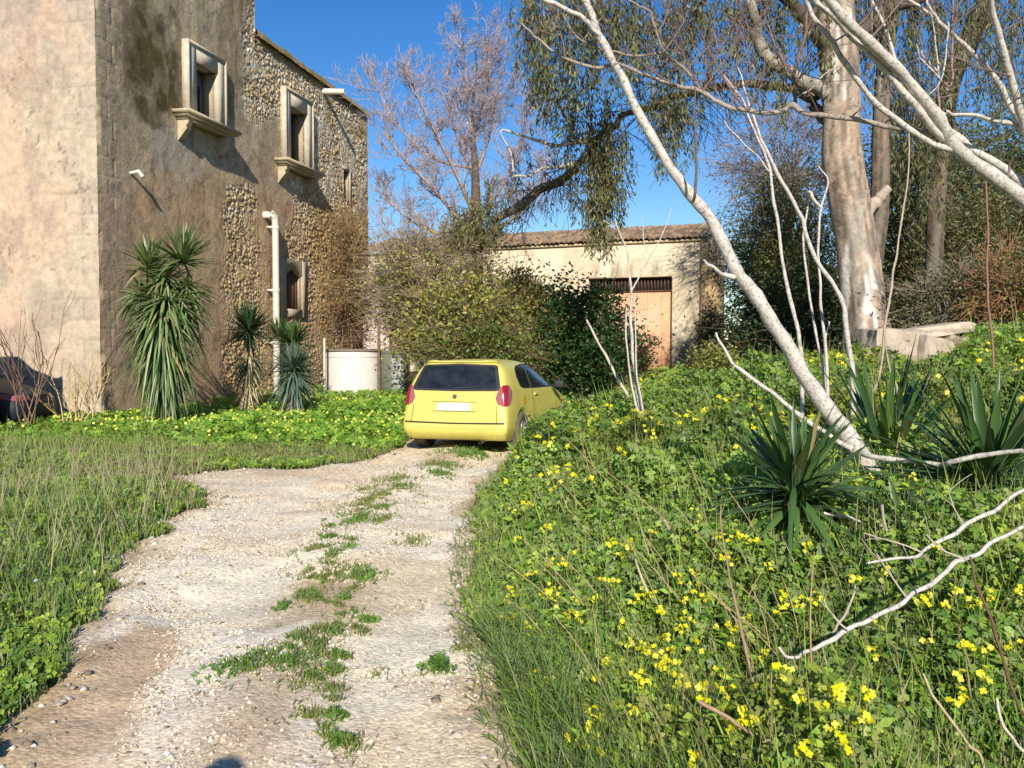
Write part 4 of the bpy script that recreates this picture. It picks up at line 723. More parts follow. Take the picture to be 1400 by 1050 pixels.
# ------------------------------------------------------------------ flowers
ye = (np.array([.80, .72, .02]), np.array([.72, .66, .01]), np.array([.85, .8, .12]))
def petals(mb, Pc, s, npet=4, cols=ye, tilt=None):
    n = len(Pc); nrm = randdir(n, .2, 1)+np.array([0, -.75, .35]) if tilt is None else tilt; nrm /= np.linalg.norm(nrm, axis=1, keepdims=True); ref = np.cross(nrm, randdir(n)); ref /= np.linalg.norm(ref, axis=1, keepdims=True)+1e-9; bi = np.cross(nrm, ref); c = cmix(n, *cols)
    for q in range(npet): an = q*2*PI/npet; D = ref*math.cos(an)+bi*math.sin(an)+nrm*.15; mb.strips(Pc, D, np.cross(nrm, D), s, s*.9, .12, 3, c, prof=np.array([.2, .75, 1.0, .6]))
fl = [(752, 770), (757, 803), (762, 822), (748, 812), (785, 838), (792, 846), (778, 842), (686, 848), (705, 845), (722, 858), (710, 838), (730, 785), (820, 795), (808, 820), (782, 822), (870, 820), (880, 818), (936, 822), (966, 818), (987, 860), (1003, 866), (860, 878), (846, 862), (878, 888), (906, 904), (916, 890), (918, 912), (906, 915), (870, 928), (885, 926), (876, 932), (826, 908), (930, 932), (928, 944), (960, 945), (958, 957), (810, 976), (820, 986), (806, 996), (868, 974), (730, 926), (745, 935), (732, 955), (776, 1016), (808, 1022), (820, 1033), (950, 1040), (1000, 1003), (990, 998), (950, 882), (1076, 825), (1090, 828), (1106, 830), (1118, 815), (1027, 847), (1257, 826), (1306, 812), (1190, 897), (1196, 892), (1270, 882), (1320, 885), (1382, 886), (1120, 972), (1146, 950), (1186, 957), (1140, 1002), (1152, 1024), (1096, 1030), (1318, 955), (1312, 960), (1348, 933), (1330, 822), (1354, 816), (1248, 655), (1240, 658), (1048, 640), (1169, 661), (1008, 734), (1104, 748), (1192, 653), (745, 722), (738, 597), (1346, 562), (757, 598), (884, 592), (895, 598), (1283, 750), (1210, 780), (700, 700), (860, 745), (1020, 985), (790, 755), (905, 838), (850, 760), (770, 770), (840, 800), (905, 870), (820, 935), (1395, 812), (1180, 985), (690, 660)]+[(float(rng.uniform(680, 1080)), float(rng.uniform(700, 1040))) for _ in range(28)]+[(float(rng.uniform(1060, 1400)), float(rng.uniform(780, 1040))) for _ in range(10)]
stm = vcol('green_stem', rough=.6, var=0, trans=0)
grp = 'wild mustard plants in flower on the bank'
for i, (px_, py_) in enumerate(fl):
    p = hit(px_, py_, .07)
    if p is None: continue
    p = p+np.array([0, 0, .01]); gz = float(ground(p[0], p[1])); k = random.randint(4, 9) if py_ > 700 else random.randint(3, 6); sc = .8+.25*rng.random()
    bx, by = p[0]+rng.normal(0, .04), p[1]+rng.normal(0, .04)
    mb = MB(); mid = np.array([(bx+p[0])/2+rng.normal(0, .015), (by+p[1])/2, (gz+p[2])/2]); mb.tubes(np.array([[bx, by, gz-.02], mid, p]), np.array([.004, .0032, .002]), 4, np.array([.12, .2, .04]))
    nl = 7; t = rng.uniform(.2, .9, nl)[:, None]; mb.rhombi(np.array([bx, by, gz])*(1-t)+p*t, randdir(nl, -.1, .5), randdir(nl), .09*sc, .03*sc, cmix(nl, g1, g3))
    st = mb.build('wild_mustard', stm, None, origin=(bx, by, gz)); tag(st, 'wild mustard plant with a small head of bright yellow four-petalled flowers', 'wildflower', grp)
    mb = MB(); Pc = p+rng.normal(0, .016*sc*(p[1]/4)**.3, (k, 3)); petals(mb, Pc, .0125*sc*max(1, p[1]/5)**.45); mb.tubes(np.stack([np.repeat(p[None]-[0, 0, .02], k, 0), Pc-[0, 0, .001]], 1), np.full((k, 2), .0012), 3, np.array([.15, .22, .03])); mb.build('flower_head', m_petal, st)
mb = MB()
x, y = sample(3600, 6.5, 26, bank_ok, 0); k = rng.random(len(x)) < .2+.9*sstep(.52, .64, fbm(x*.5+3, y*.5)); x, y = x[k][:420], y[k][:420]; c0 = np.stack([x, y, ground(x, y)+H(x, y)+.05], 1)
for q in range(4): petals(mb, c0+rng.normal(0, .03, c0.shape), .018+.0006*c0[:, 1], 4)
tag(mb.build('distant_mustard_flowers', m_petal), 'small yellow mustard flowers farther up the bank', 'wildflowers', kind='stuff')
mb = MB(); x, y = lsample(3000, 11.5, 24, dens=lambda x, y: sstep(14.0, 16.5, y+.25*(x+5))*(.08+sstep(.5, .62, fbm(x*.8+9, y*.8)))); petals(mb, np.stack([x, y, ground(x, y)+LH(x, y)+.05+.05*rng.random(len(x))], 1), .026, 4, (np.array([.82, .82, .06]), np.array([.75, .78, .2])))
x, y = lsample(400, 4, 11, dens=lambda x, y: sstep(1.0, .2, -tdist(x, y))*.5); petals(mb, np.stack([x, y, ground(x, y)+LH(x, y)*.6+.04], 1), .014, 4, (np.array([.6, .58, .62]), np.array([.7, .68, .3])))
tag(mb.build('clover_flowers', m_petal), 'tiny yellow flowers dotted over the clover by the farmhouse', 'wildflowers', kind='stuff')
# ------------------------------------------------------------------ yuccas
def yucca(name, label, base, trunk_top, heads, cols=None, trunkr=.12, skirt=0, group='yucca plants', cat='yucca', segs=5):
    """heads: (centre, count, leaf length, width, elevation min, max in degrees, droop)"""
    root = empty(name, base); tag(root, label, cat, group); base = np.array(base, float); tt = np.array(trunk_top, float)
    mb = MB(); k = 9; t = np.linspace(0, 1, k)[:, None]; Pt = base*(1-t)+tt*t; Pt[1:-1, :2] += rng.normal(0, .015, (k-2, 2)); mb.tubes(Pt, trunkr*(1.25-.35*t[:, 0])*rng.uniform(.9, 1.1, k), 9, lin(120, 98, 74)); mb.build('trunk', m_eubark, root)
    for (c, n, L, W, e0, e1, dr) in heads:
        mb = MB(); c = np.array(c, float); e = np.radians(rng.uniform(e0, e1, n)); a = rng.uniform(0, 2*PI, n); D = np.stack([np.cos(e)*np.cos(a), np.cos(e)*np.sin(a), np.sin(e)], 1); S = np.cross(D, [[0, 0, 1.]])+rng.normal(0, .15, (n, 3)); B = c+D*.04+np.stack([np.zeros(n), np.zeros(n), rng.uniform(-.08, .06, n)], 1)
        cc = cmix(n, *(cols or (np.array([.05, .11, .03]), np.array([.075, .15, .035]), np.array([.11, .17, .06])))); kb = rng.random(n) < .04; cc[kb] = cmix(int(kb.sum()), np.array([.36, .27, .14]), np.array([.28, .24, .1])); dr = dr*rng.exponential(1.0, n).clip(.3, 3.5); prof = np.array([.55, .95, 1, .85, .5, .02]) if segs == 5 else None
        mb.strips(B, D, S, L*rng.uniform(.75, 1.1, n), W*rng.uniform(.8, 1.1, n), dr, segs, cc, fold=.18, prof=prof); mb.build('leaf_rosette', m_stiff, root)
    if skirt:
        mb = MB(); n = skirt; t = rng.uniform(.1, .95, n)[:, None]; B = base*(1-t)+tt*t; a = rng.uniform(0, 2*PI, n); e = np.radians(rng.uniform(-80, -25, n)); D = np.stack([np.cos(e)*np.cos(a), np.cos(e)*np.sin(a), np.sin(e)], 1); S = np.cross(D, [[0, 0, 1.]])
        mb.strips(B, D, S, rng.uniform(.35, .7, n), .05, rng.uniform(0, .6, n), 4, cmix(n, np.array([.52, .42, .26]), np.array([.42, .33, .2]), np.array([.6, .52, .36]))); mb.build('dead_leaves', m_grass, root)
    return root
q = lambda px_, py_, y_: P(px_, py_, y_)
b = q(228, 560, 18.3); b[2] = 0
root = yucca('tall_yucca', 'tall bushy yucca with long hanging leaves standing against the tower', b, q(226, 398, 18.3), [
    (q(204, 365, 18.3), 130, .74, .06, -10, 85, .2), (q(249, 357, 18.2), 160, .80, .06, -15, 88, .15), (q(226, 385, 18.2), 160, .72, .06, -45, 45, .35), (q(196, 400, 18.4), 110, .7, .055, -50, 50, .4), (q(256, 395, 18.2), 110, .72, .055, -50, 50, .4), (q(228, 412, 17.9), 190, .98, .065, -35, 25, .4),
    (q(222, 432, 17.9), 190, .95, .06, -65, 0, .5), (q(224, 462, 17.95), 190, 1.0, .06, -80, -25, .35), (q(226, 496, 18.0), 140, .9, .06, -85, -35, .25)], trunkr=.16,
    cols=(np.array([.10, .16, .045]), np.array([.14, .22, .06]), np.array([.24, .28, .13]), np.array([.06, .10, .03])))
b = q(338, 560, 21.5); b[2] = 0
yucca('yucca', 'dark yucca with a beard of dry beige leaves left of the downpipe', b, q(340, 462, 21.5), [(q(340, 452, 21.5), 240, .78, .045, -35, 85, .1), (q(342, 490, 21.5), 90, .6, .04, -60, -5, .3)], skirt=520, trunkr=.13, cols=(np.array([.025, .05, .018]), np.array([.04, .075, .03])))
b = q(400, 560, 23.5); b[2] = 0
yucca('yucca', 'green yucca under the low arched window', b, q(400, 475, 23.5), [(q(400, 470, 23.5), 190, .72, .055, -10, 80, .15), (q(380, 462, 23.8), 90, .7, .05, 0, 80, .2), (q(398, 490, 23.4), 110, .7, .05, -60, 20, .4)], skirt=120, cols=(np.array([.05, .10, .025]), np.array([.08, .14, .04])))
b = q(402, 570, 20.8); b[2] = 0
yucca('yucca', 'low blue-green yucca rosette in front of the green yucca, between downpipe and tank', b, q(402, 520, 20.8), [(q(402, 505, 20.8), 260, .68, .045, -10, 88, .08), (q(402, 512, 20.8), 170, .75, .05, -70, 5, .3)], skirt=90, cols=(np.array([.10, .155, .11]), np.array([.15, .20, .15]), np.array([.07, .11, .07])))
fy = (np.array([.04, .085, .03]), np.array([.06, .12, .035]), np.array([.09, .17, .04]))
def fyucca(label, px_, py_, y_, heads, tr=.05):
    c = q(px_, py_, y_); b = np.array([c[0], c[1], float(ground(c[0], c[1]))-.05]); return yucca('yucca', label, b, c-[0, 0, .03], [(c+np.array(o), *r_) for (o, *r_) in heads], cols=fy, trunkr=tr, skirt=14, segs=5)
fyucca('dark spiky yucca at the foot of the leaning pale trunk', 1086, 678, 4.7, [((0, 0, 0), 120, .58, .042, -25, 76, .2), ((0, 0, -.03), 26, .5, .04, -40, 5, .2)])
fyucca('tall bladed yucca rising behind the foot of the leaning trunk', 1212, 640, 6.3, [((0, 0, 0), 75, .95, .055, 15, 85, .15), ((.1, .1, 0), 30, .7, .05, 10, 60, .15)])
fyucca('broad yucca at the right edge of the photo', 1350, 665, 4.9, [((0, 0, 0), 130, .78, .048, -10, 78, .2), ((0, 0, -.03), 24, .6, .045, -30, 20, .2)])
fyucca('small yucca clump low in the weeds beneath the leaning trunk', 1235, 735, 4.5, [((0, 0, 0), 30, .34, .034, 5, 80, .15)], .03)
# ------------------------------------------------------------------ recursive branching for bare crowns
def grow(out, p, d, L, r, lev, maxlev, spread, up, kids, shrink=.68):
    k = 5; pts = [p]; dd = d/np.linalg.norm(d)
    for i in range(k-1): dd = dd+rng.normal(0, .13, 3)+np.array([0, 0, up]); dd /= np.linalg.norm(dd); pts.append(pts[-1]+dd*L/(k-1))
    pts = np.array(pts); out.append((lev, pts, np.linspace(r, r*.55, k)))
    if lev >= maxlev: return
    for j in range(kids[min(lev, len(kids)-1)]):
        t = rng.uniform(.3, 1.0); i = int(t*(k-1)); f = t*(k-1)-i; q0 = pts[i]*(1-f)+pts[min(i+1, k-1)]*f; nd = dd+rng.normal(0, spread, 3); grow(out, q0, nd, L*shrink*rng.uniform(.7, 1.15), r*.55, lev+1, maxlev, spread, up, kids, shrink)
def emit(out, root, name, mat, colf, sides=(8, 6, 4, 3, 3, 3)):
    levs = sorted({o[0] for o in out}); mb = MB()
    for l in levs:
        g = [o for o in out if o[0] == l]; mb.tubes(np.stack([o[1] for o in g]), np.stack([o[2] for o in g]), sides[min(l, 5)], colf(l)*rng.uniform(.8, 1.2, (len(g), 1)))
    return mb.build(name, mat, root, smooth=True)
# ------------------------------------------------------------------ pale fig branches
def spline(pts, rs, sub=5):
    pts = np.array(pts, float); rs = np.array(rs, float); n = len(pts); out = []; orr = []
    for i in range(n-1):
        p0, p1, p2, p3 = pts[max(i-1, 0)], pts[i], pts[i+1], pts[min(i+2, n-1)]
        for t in np.linspace(0, 1, sub, endpoint=(i == n-2)):
            out.append(.5*((2*p1)+(-p0+p2)*t+(2*p0-5*p1+4*p2-p3)*t*t+(-p0+3*p1-3*p2+p3)*t**3)); orr.append(rs[i]*(1-t)+rs[i+1]*t)
    return np.array(out), np.array(orr)
fc = lin(196, 188, 178)*.92
def branch(name, pix, rad, mat=m_bark, col=fc, par=None, wob=.012, sides=8, sub=6, label=None, cat=None, toground=False, group=None):
    """pix: (px, py, world distance); rad: photo radius in px"""
    pts = [P(*p) for p in pix]; n = len(pix); rad = [v*(.82 if mat is m_bark else 1) for v in rad]; rr = np.interp(np.linspace(0, 1, n), np.linspace(0, 1, len(rad)), rad) if len(rad) != n else np.array(rad, float)
    rs = [r_*p[2]/F for r_, p in zip(rr, pix)]
    if toground: p = pts[-1].copy(); g = float(ground(p[0], p[1])); 
    if toground and g < p[2]: p[2] = g-.08; pts.append(p); rs.append(rs[-1]*1.1)
    S_, R_ = spline(pts, rs, sub); m = len(S_); w = np.stack([vnoise(np.arange(m)*.35+37*k+n*9, np.full(m, 3.3*k+pix[0][0]*.013))-.5 for k in range(3)], 1); S_ = S_+w*wob*pix[0][2]/5; R_ = R_*(1+.30*(vnoise(np.arange(m)*.9, np.full(m, pix[0][0]*.07))-.5))
    mb = MB(); mb.tubes(S_, R_, sides, col); o = mb.build(name, mat, par, smooth=True, origin=None)
    if label: tag(o, label, cat, group)
    return o
def Y(pts, y0, y1=None): y1 = y0 if y1 is None else y1; n = len(pts); return [(p[0], p[1], y0+(y1-y0)*i/max(1, n-1)) for i, p in enumerate(pts)]
A = branch('leaning_fig_tree', Y([(775, -60), (801, 0), (819, 46), (843, 91), (871, 152), (907, 210), (941, 262), (975, 308), (1005, 368), (1043, 418), (1070, 462), (1098, 510), (1132, 561), (1173, 615), (1203, 672)], 4.6, 5.25), [5.5, 6, 6.5, 7, 7.5, 8, 8.5, 9.5, 11, 11, 12, 13, 14, 14.5, 15], sides=12, toground=True, label='pale smooth leaning fig trunk crossing the right half diagonally', cat='tree', wob=.02)
branch('limb', Y([(735, -6), (748, 2), (770, 11), (795, 23), (806, 34), (820, 48)], 4.5, 4.62), [3, 3.5, 4, 4], par=A)
branch('limb', Y([(962, 356), (975, 366), (988, 374), (1004, 379)], 4.75, 4.84), [2, 3, 3.5, 4.5], par=A)
branch('limb', Y([(951, 120), (949, 160), (952, 210), (951, 262), (948, 275)], 4.55, 4.72), [1.2, 2, 2.4, 2.6], par=A, col=lin(110, 96, 84))
branch('limb', Y([(1400, 617), (1350, 622), (1300, 633), (1285, 636), (1240, 630), (1190, 624), (1176, 618)], 4.4, 5.15), [3.6, 4.2, 4.6, 4.6, 4.6, 4.8, 5.5], par=A, wob=.01)
branch('limb', Y([(978, 455), (990, 478), (1004, 499), (1035, 523), (1062, 541), (1100, 572), (1140, 600), (1165, 615)], 5.4, 5.15), [1.6, 2.2, 3.0, 3.2, 3.4, 3.8, 4, 4.5], par=A)
# second tree rooted outside the frame on the right
r0 = [(1150, -40), (1125, -8), (1154, 27), (1186, 57), (1219, 87), (1248, 119), (1278, 154), (1297, 188), (1318, 213), (1352, 238), (1385, 262), (1430, 300), (1520, 390), (1620, 520), (1680, 640)]
r0[0] = (1102, -34)
B_ = branch('spreading_fig_tree', Y(r0, 4.0, 4.9), [7, 7.5, 8, 8.5, 8.5, 8.5, 9, 12, 11.5, 11.5, 12, 15, 19, 24, 28], sides=12, toground=True, label='pale smooth fig tree whose many limbs spread in from the upper right', cat='tree', wob=.02)
def lb(pts, r_, y0, y1, **k): return branch('limb', Y(pts, y0, y1), r_, par=B_, **k)
lb([(1095, -16), (1112, 0), (1140, 25), (1162, 47), (1189, 72), (1229, 121), (1255, 150), (1273, 173), (1290, 190)], [4, 4.5, 4.8, 5, 5.5, 5.8, 6, 6, 6.5], 4.1, 4.45)
lb([(1098, -8), (1105, 10), (1122, 40), (1139, 57), (1154, 84), (1191, 136), (1234, 171), (1273, 196), (1300, 204)], [3, 3.6, 4, 4.2, 4.5, 4.6, 4.8, 5, 6], 4.2, 4.48)
lb([(1190, -10), (1193, 2), (1209, 37), (1229, 92), (1251, 116), (1278, 149), (1293, 158)], [2, 2.2, 2.5, 2.8, 3, 2.8, 3], 4.55, 4.4)
lb([(1296, 180), (1328, 204), (1372, 232), (1402, 256), (1440, 290), (1500, 352)], [7, 7, 7, 7.5, 9, 12], 4.7, 4.8)
b1 = lb([(711, 29), (725, 45), (740, 58), (773, 81), (816, 94), (843, 88), (883, 102), (926, 117), (959, 125), (980, 140), (1023, 152), (1066, 154), (1085, 144), (1105, 155), (1162, 161), (1204, 171), (1253, 177), (1290, 186)], [1.2, 1.6, 2, 2.4, 2.8, 3, 3, 3.2, 3.4, 3.8, 4, 4.2, 5, 4.5, 4.2, 4, 4, 5], 4.9, 4.45, col=lin(150, 138, 126))
lb([(768, 18), (773, 27), (795, 55), (831, 69), (865, 76), (907, 73), (912, 74)], [1, 1.3, 1.8, 2, 2.2, 2.2, 2], 4.85, 4.72, col=lin(140, 122, 110)); lb([(850, -6), (868, 6), (889, 18), (898, 46), (908, 72), (938, 98), (962, 126)], [1.2, 1.5, 1.8, 2.2, 2.4, 2.6, 3], 4.6, 4.74, col=lin(146, 130, 120))
lb([(1106, -5), (1104, 15), (1100, 50), (1092, 80), (1085, 104), (1086, 130), (1086, 144)], [2.5, 2.8, 3, 3.2, 3.2, 2.8, 3], 4.4, 4.65, col=lin(128, 106, 96)); lb([(1085, 104), (1098, 60), (1110, 20), (1118, -5)], [1.6, 1.3, 1, .8], 4.6, 4.5, col=lin(124, 98, 90))
lb([(1145, 92), (1125, 104), (1105, 124), (1090, 133), (1085, 142)], [1, 1.3, 1.4, 1.6, 2], 4.6, 4.66); lb([(975, 40), (985, 80), (987, 100), (1006, 128), (1019, 150)], [.9, 1.1, 1.3, 1.4, 1.5], 4.7, 4.7, col=lin(140, 108, 106))
lb([(962, 126), (970, 95), (985, 65), (1004, 40), (1020, 8)], [1.8, 1.6, 1.5, 1.3, 1], 4.74, 4.6, col=lin(120, 90, 84)); lb([(1260, 60), (1262, 75), (1280, 95), (1284, 108)], [1, 1.2, 1.5, 1.6], 4.5, 4.42); 
C2 = lb([(1350, -20), (1355, 5), (1365, 45), (1382, 104), (1395, 154), (1405, 190), (1425, 240), (1450, 310)], [4.5, 5, 5.5, 6, 6.5, 7, 8, 10], 4.2, 4.72); lb([(1225, -14), (1241, 0), (1268, 16), (1283, 30), (1305, 50), (1333, 74), (1360, 106), (1387, 154), (1402, 188)], [2.2, 2.6, 2.8, 3, 3.6, 4, 4.2, 4.8, 5], 4.3, 4.6)
lb([(1266, -8), (1268, 4), (1276, 18), (1284, 31)], [2, 2.2, 2.2, 2.4], 4.3, 4.33); lb([(1290, 152), (1303, 157), (1328, 158), (1355, 163), (1387, 171), (1402, 182)], [3, 3, 3, 3.2, 3.6, 4], 4.4, 4.6)
lb([(1302, -8), (1304, 37), (1302, 90), (1300, 118), (1286, 112), (1283, 155), (1286, 158)], [1.8, 1.8, 1.8, 1.5, 1.5, 1.6, 1.8], 4.4, 4.42, col=lin(150, 120, 116)); lb([(1298, 30), (1294, 60), (1290, 95), (1284, 112)], [1.2, 1.4, 1.5, 1.6], 4.38, 4.42)
lb([(1253, 60), (1258, 78), (1270, 92), (1284, 108), (1296, 124)], [.9, 1.1, 1.3, 1.4, 1.5], 4.4, 4.42); lb([(1284, 108), (1279, 60), (1275, 30), (1270, 15)], [1.4, 1.2, 1.1, 1.2], 4.42, 4.35); lb([(1191, 2), (1192, 30), (1192, 52)], [1.6, 1.6, 1.4], 4.5, 4.4, col=lin(130, 108, 100))
lb([(1271, 130), (1282, 118), (1290, 100)], [.8, .9, .8], 4.4, 4.4); lb([(1384, 212), (1381, 225), (1376, 245)], [1.2, 2, 3], 4.5, 4.6, col=lin(150, 130, 126)); lb([(1245, 215), (1250, 160), (1262, 110), (1255, 60), (1262, 10)], [1.0, 1.2, 1.2, 1, .8], 4.9, 4.6, col=lin(120, 100, 92))
out = []
for (a_, b_, y_) in [(985, 141, 4.66), (1023, 152, 4.6), (1085, 104, 4.6), (907, 73, 4.72), (938, 98, 4.72), (773, 81, 4.88), (926, 117, 4.7), (1191, 136, 4.4), (1218, 87, 4.3), (1209, 37, 4.5), (1302, 37, 4.4), (1333, 74, 4.4), (1382, 104, 4.4), (898, 46, 4.68), (1162, 161, 4.55), (1055, 154, 4.62), (1066, 154, 4.62), (1100, 50, 4.5), (1284, 108, 4.42), (831, 69, 4.8), (883, 102, 4.78), (970, 135, 4.7), (1140, 57, 4.28), (1204, 171, 4.5), (1355, 163, 4.5), (1040, 153, 4.6), (1000, 146, 4.66), (1120, 157, 4.56), (1023, 152, 4.6), (960, 126, 4.7), (1186, 57, 4.2), (1365, 45, 4.4), (1283, 30, 4.35)]:
    grow(out, P(a_, b_, y_), np.array([rng.normal(0, .6), rng.normal(0, .4), rng.uniform(.1, 1)]), rng.uniform(.22, .5), .0045, 1, 3, .45, .06, (0, 4, 2), .72)
for o in out: o[2][:] = np.maximum(o[2], .0016)
st_ = [i for i, o in enumerate(out) if o[0] == 1]
for a_, b_ in zip(st_, st_[1:]+[len(out)]): emit(out[a_:b_], B_, 'twig', m_twig, lambda l: lin(122, 102, 94))
# slim multi-stemmed figs
C_ = branch('slender_fig_tree', Y([(1008, 90), (1019, 125), (1029, 161), (1044, 195), (1060, 232), (1079, 266), (1095, 296), (1104, 324), (1120, 363), (1142, 393), (1153, 423), (1159, 465), (1167, 517)], 7.6, 7.9), [1, 1.5, 2.2, 2.6, 3, 3.2, 3.4, 3.4, 3.6, 3.8, 4, 4.2, 4.6], toground=True, label='slender pale fig sapling with several thin stems in front of the eucalyptus', cat='tree')
for pts, r_, y0 in (([(987, 100), (1003, 122), (1017, 140), (1038, 195), (1050, 222), (1057, 266), (1064, 313), (1069, 360), (1079, 401), (1090, 451), (1096, 500)], [1, 1.2, 1.4, 1.8, 2.2, 2.6, 2.8, 3, 3.2, 3.4, 3.6], 7.6),
        ([(1119, 225), (1131, 247), (1123, 282), (1120, 327), (1120, 374), (1122, 423), (1127, 465), (1131, 530)], [1, 1.5, 1.9, 2.1, 2.2, 2.4, 2.6, 2.8], 8.2), ([(1105, 274), (1098, 327), (1104, 385), (1115, 451), (1127, 520)], [1.5, 1.8, 2, 2.2, 2.4], 8.3),
        ([(1106, 262), (1112, 272), (1122, 284)], [3, 2.8, 2], 8.2), ([(1134, 440), (1130, 455), (1127, 466)], [1.4, 1.4, 1.6], 8.2), ([(990, 165), (1010, 190), (1038, 215), (1055, 240)], [.8, 1, 1.3, 1.5], 7.6)):
    branch('stem', Y(pts, y0), r_, par=C_, toground=len(pts) > 4, sides=7)
def lone(name, label, pts, r_, y0, y1=None, col=lin(168, 152, 134), cat='branch', tg=False, mat=m_twig, group=None, **k): return branch(name, Y(pts, y0, y1), r_, mat=mat, col=col, label=label, cat=cat, toground=tg, group=group, sides=6, **k)
lone('thin_stem', 'thin bare grey stem standing just right of the eucalyptus trunk', [(1243, 180), (1240, 250), (1228, 330), (1220, 376), (1214, 423), (1203, 506), (1195, 545)], [1, 1.2, 1.4, 1.6, 1.8, 1.8, 2], 8.5, tg=True, cat='sapling')
lone('thin_stem', 'thin reddish bare stem in front of the brown scrub near the right edge', [(1342, 200), (1347, 240), (1350, 330), (1350, 400), (1354, 440), (1359, 492)], [.9, 1.2, 1.5, 1.5, 1.6, 1.8], 9, tg=True, cat='sapling', col=lin(140, 104, 92))
lone('thin_stem', 'short pale stem leaning out of the weeds by the concrete blocks', [(1206, 440), (1212, 480), (1220, 515), (1228, 540)], [.8, 1.2, 1.4, 1.6], 8, tg=True, cat='sapling')
Dd_ = branch('fig_sapling', Y([(840, 300), (850, 325), (858, 352), (862, 395), (862, 430), (865, 470), (871, 530), (880, 575), (890, 605)], 10.8, 11), [1, 1.3, 1.6, 2, 2.4, 2.8, 3.2, 3.6, 4], toground=True, label='thin forked bare sapling standing in front of the salmon barn door', cat='tree')
for pts, r_ in (([(918, 285), (908, 315), (890, 348), (868, 390), (864, 400)], [.7, .9, 1.1, 1.4, 1.6]), ([(856, 420), (857, 460), (862, 520), (872, 560), (882, 590)], [1, 1.6, 1.8, 2, 2.2]), ([(868, 420), (869, 470), (872, 520), (880, 570)], [1, 1.4, 1.6, 1.8]), ([(878, 300), (880, 330), (888, 350)], [.6, .7, .8]), ([(825, 300), (845, 318), (852, 335)], [.6, .8, .9])): branch('stem', Y(pts, 10.85), r_, par=Dd_, sides=6)
lone('dry_pole', 'pale dry stick leaning left in front of the dark green bush', [(802, 438), (815, 462), (830, 490), (848, 525), (868, 565)], [1.2, 1.6, 1.8, 2, 2], 12, tg=True, col=lin(190, 178, 160))
# foreground fallen twigs and dry stalks
lone('fallen_branch', 'long curved white branch lying over the weeds at lower right, nearest of the two', [(1405, 716), (1350, 744), (1318, 764), (1285, 788), (1240, 818), (1190, 843), (1160, 862), (1130, 880), (1100, 894), (1080, 899), (1065, 886)], [3.2, 3.6, 4, 4.2, 4.2, 4.2, 4, 4.5, 3.2, 2.8, 2], 3.1, 2.95, col=fc, mat=m_bark, wob=.035)
lone('fallen_branch', 'straight white branch lying over the weeds at right, above the long curved one', [(1405, 670), (1360, 700), (1320, 722), (1285, 742), (1260, 755), (1235, 764), (1188, 770)], [3, 3.6, 3.8, 3.8, 3.2, 2.6, 2.2], 3.9, 3.7, col=fc, mat=m_bark, wob=.035)
lone('fallen_branch', 'short pale broken branch beside the small yucca', [(1205, 690), (1212, 725), (1232, 755), (1262, 785), (1270, 795)], [2, 2.5, 2.6, 2.4, 2], 4.1, 3.9, col=lin(150, 138, 124))
lone('fallen_branch', 'pale stick lying under the dark spiky yucca', [(1125, 702), (1160, 708), (1190, 718), (1215, 722), (1245, 728)], [2.4, 2.4, 2.2, 2, 1.8], 4.6, 4.5, col=fc)
lone('dry_branch', 'forked brown dry branch low in the weeds at the bottom', [(955, 960), (985, 975), (1012, 992), (1040, 1010), (1060, 1018)], [3, 3, 2.6, 2.6, 2.4], 2.75, 2.65, col=lin(150, 128, 100))
lone('dry_branch', 'short grey forked twig above the curved white branch', [(1170, 800), (1160, 830), (1145, 855), (1138, 868)], [1.4, 2, 2, 2], 3.3, 3.2, col=lin(160, 148, 130))
dry = lin(150, 128, 104)
for pts, r_, y0, lab, c in ((([(985, 690), (988, 740), (1000, 800), (1010, 850), (1025, 910), (1040, 965), (1056, 1010), (1072, 1045)]), [.8, 1.2, 1.6, 2, 2.2, 2.3, 2.3, 2.3], 2.9, 'tall brown dry stalk leaning in the flowers at lower centre right', dry),
        ([(1325, 760), (1335, 800), (1355, 850), (1372, 905), (1392, 965), (1404, 990)], [1.4, 1.8, 2, 2, 2, 2], 2.7, 'dark brown dry stalk leaning at the right edge', lin(110, 82, 64)),
        ([(1112, 755), (1108, 820), (1108, 880), (1114, 940), (1120, 990)], [.6, 1.1, 1.3, 1.3, 1.3], 2.9, 'upright tan stalk crossing the end of the curved white branch', lin(170, 140, 104)),
        ([(1262, 920), (1275, 950), (1300, 985), (1325, 1020), (1345, 1050)], [1.6, 2, 2.2, 2.2, 2.2], 2.5, 'pale dry stalk near the bottom right corner', lin(176, 158, 124)),
        ([(1363, 955), (1368, 985), (1385, 1010), (1402, 1030)], [1.8, 2.2, 2.4, 2.4], 2.5, 'short whitish stalk in the bottom right corner', lin(190, 180, 166)),
        ([(908, 712), (925, 738), (940, 760), (950, 785), (955, 800)], [1.4, 2, 2, 2, 1.6], 4.6, 'pale grey broken stick standing among the flowers in mid bank', lin(196, 184, 160)),
        ([(868, 765), (875, 785), (888, 812), (900, 840)], [1.3, 1.8, 1.8, 1.4], 4.2, 'short grey stick left of the mid-bank flowers', lin(178, 164, 142))):
    lone('dry_stalk', lab, pts, r_, y0, col=c, cat='dry stalk', tg=len(pts) > 4)
fbs = [o for o in COL.objects if o.get('category') == 'branch' and o.name.startswith('fallen_branch')]
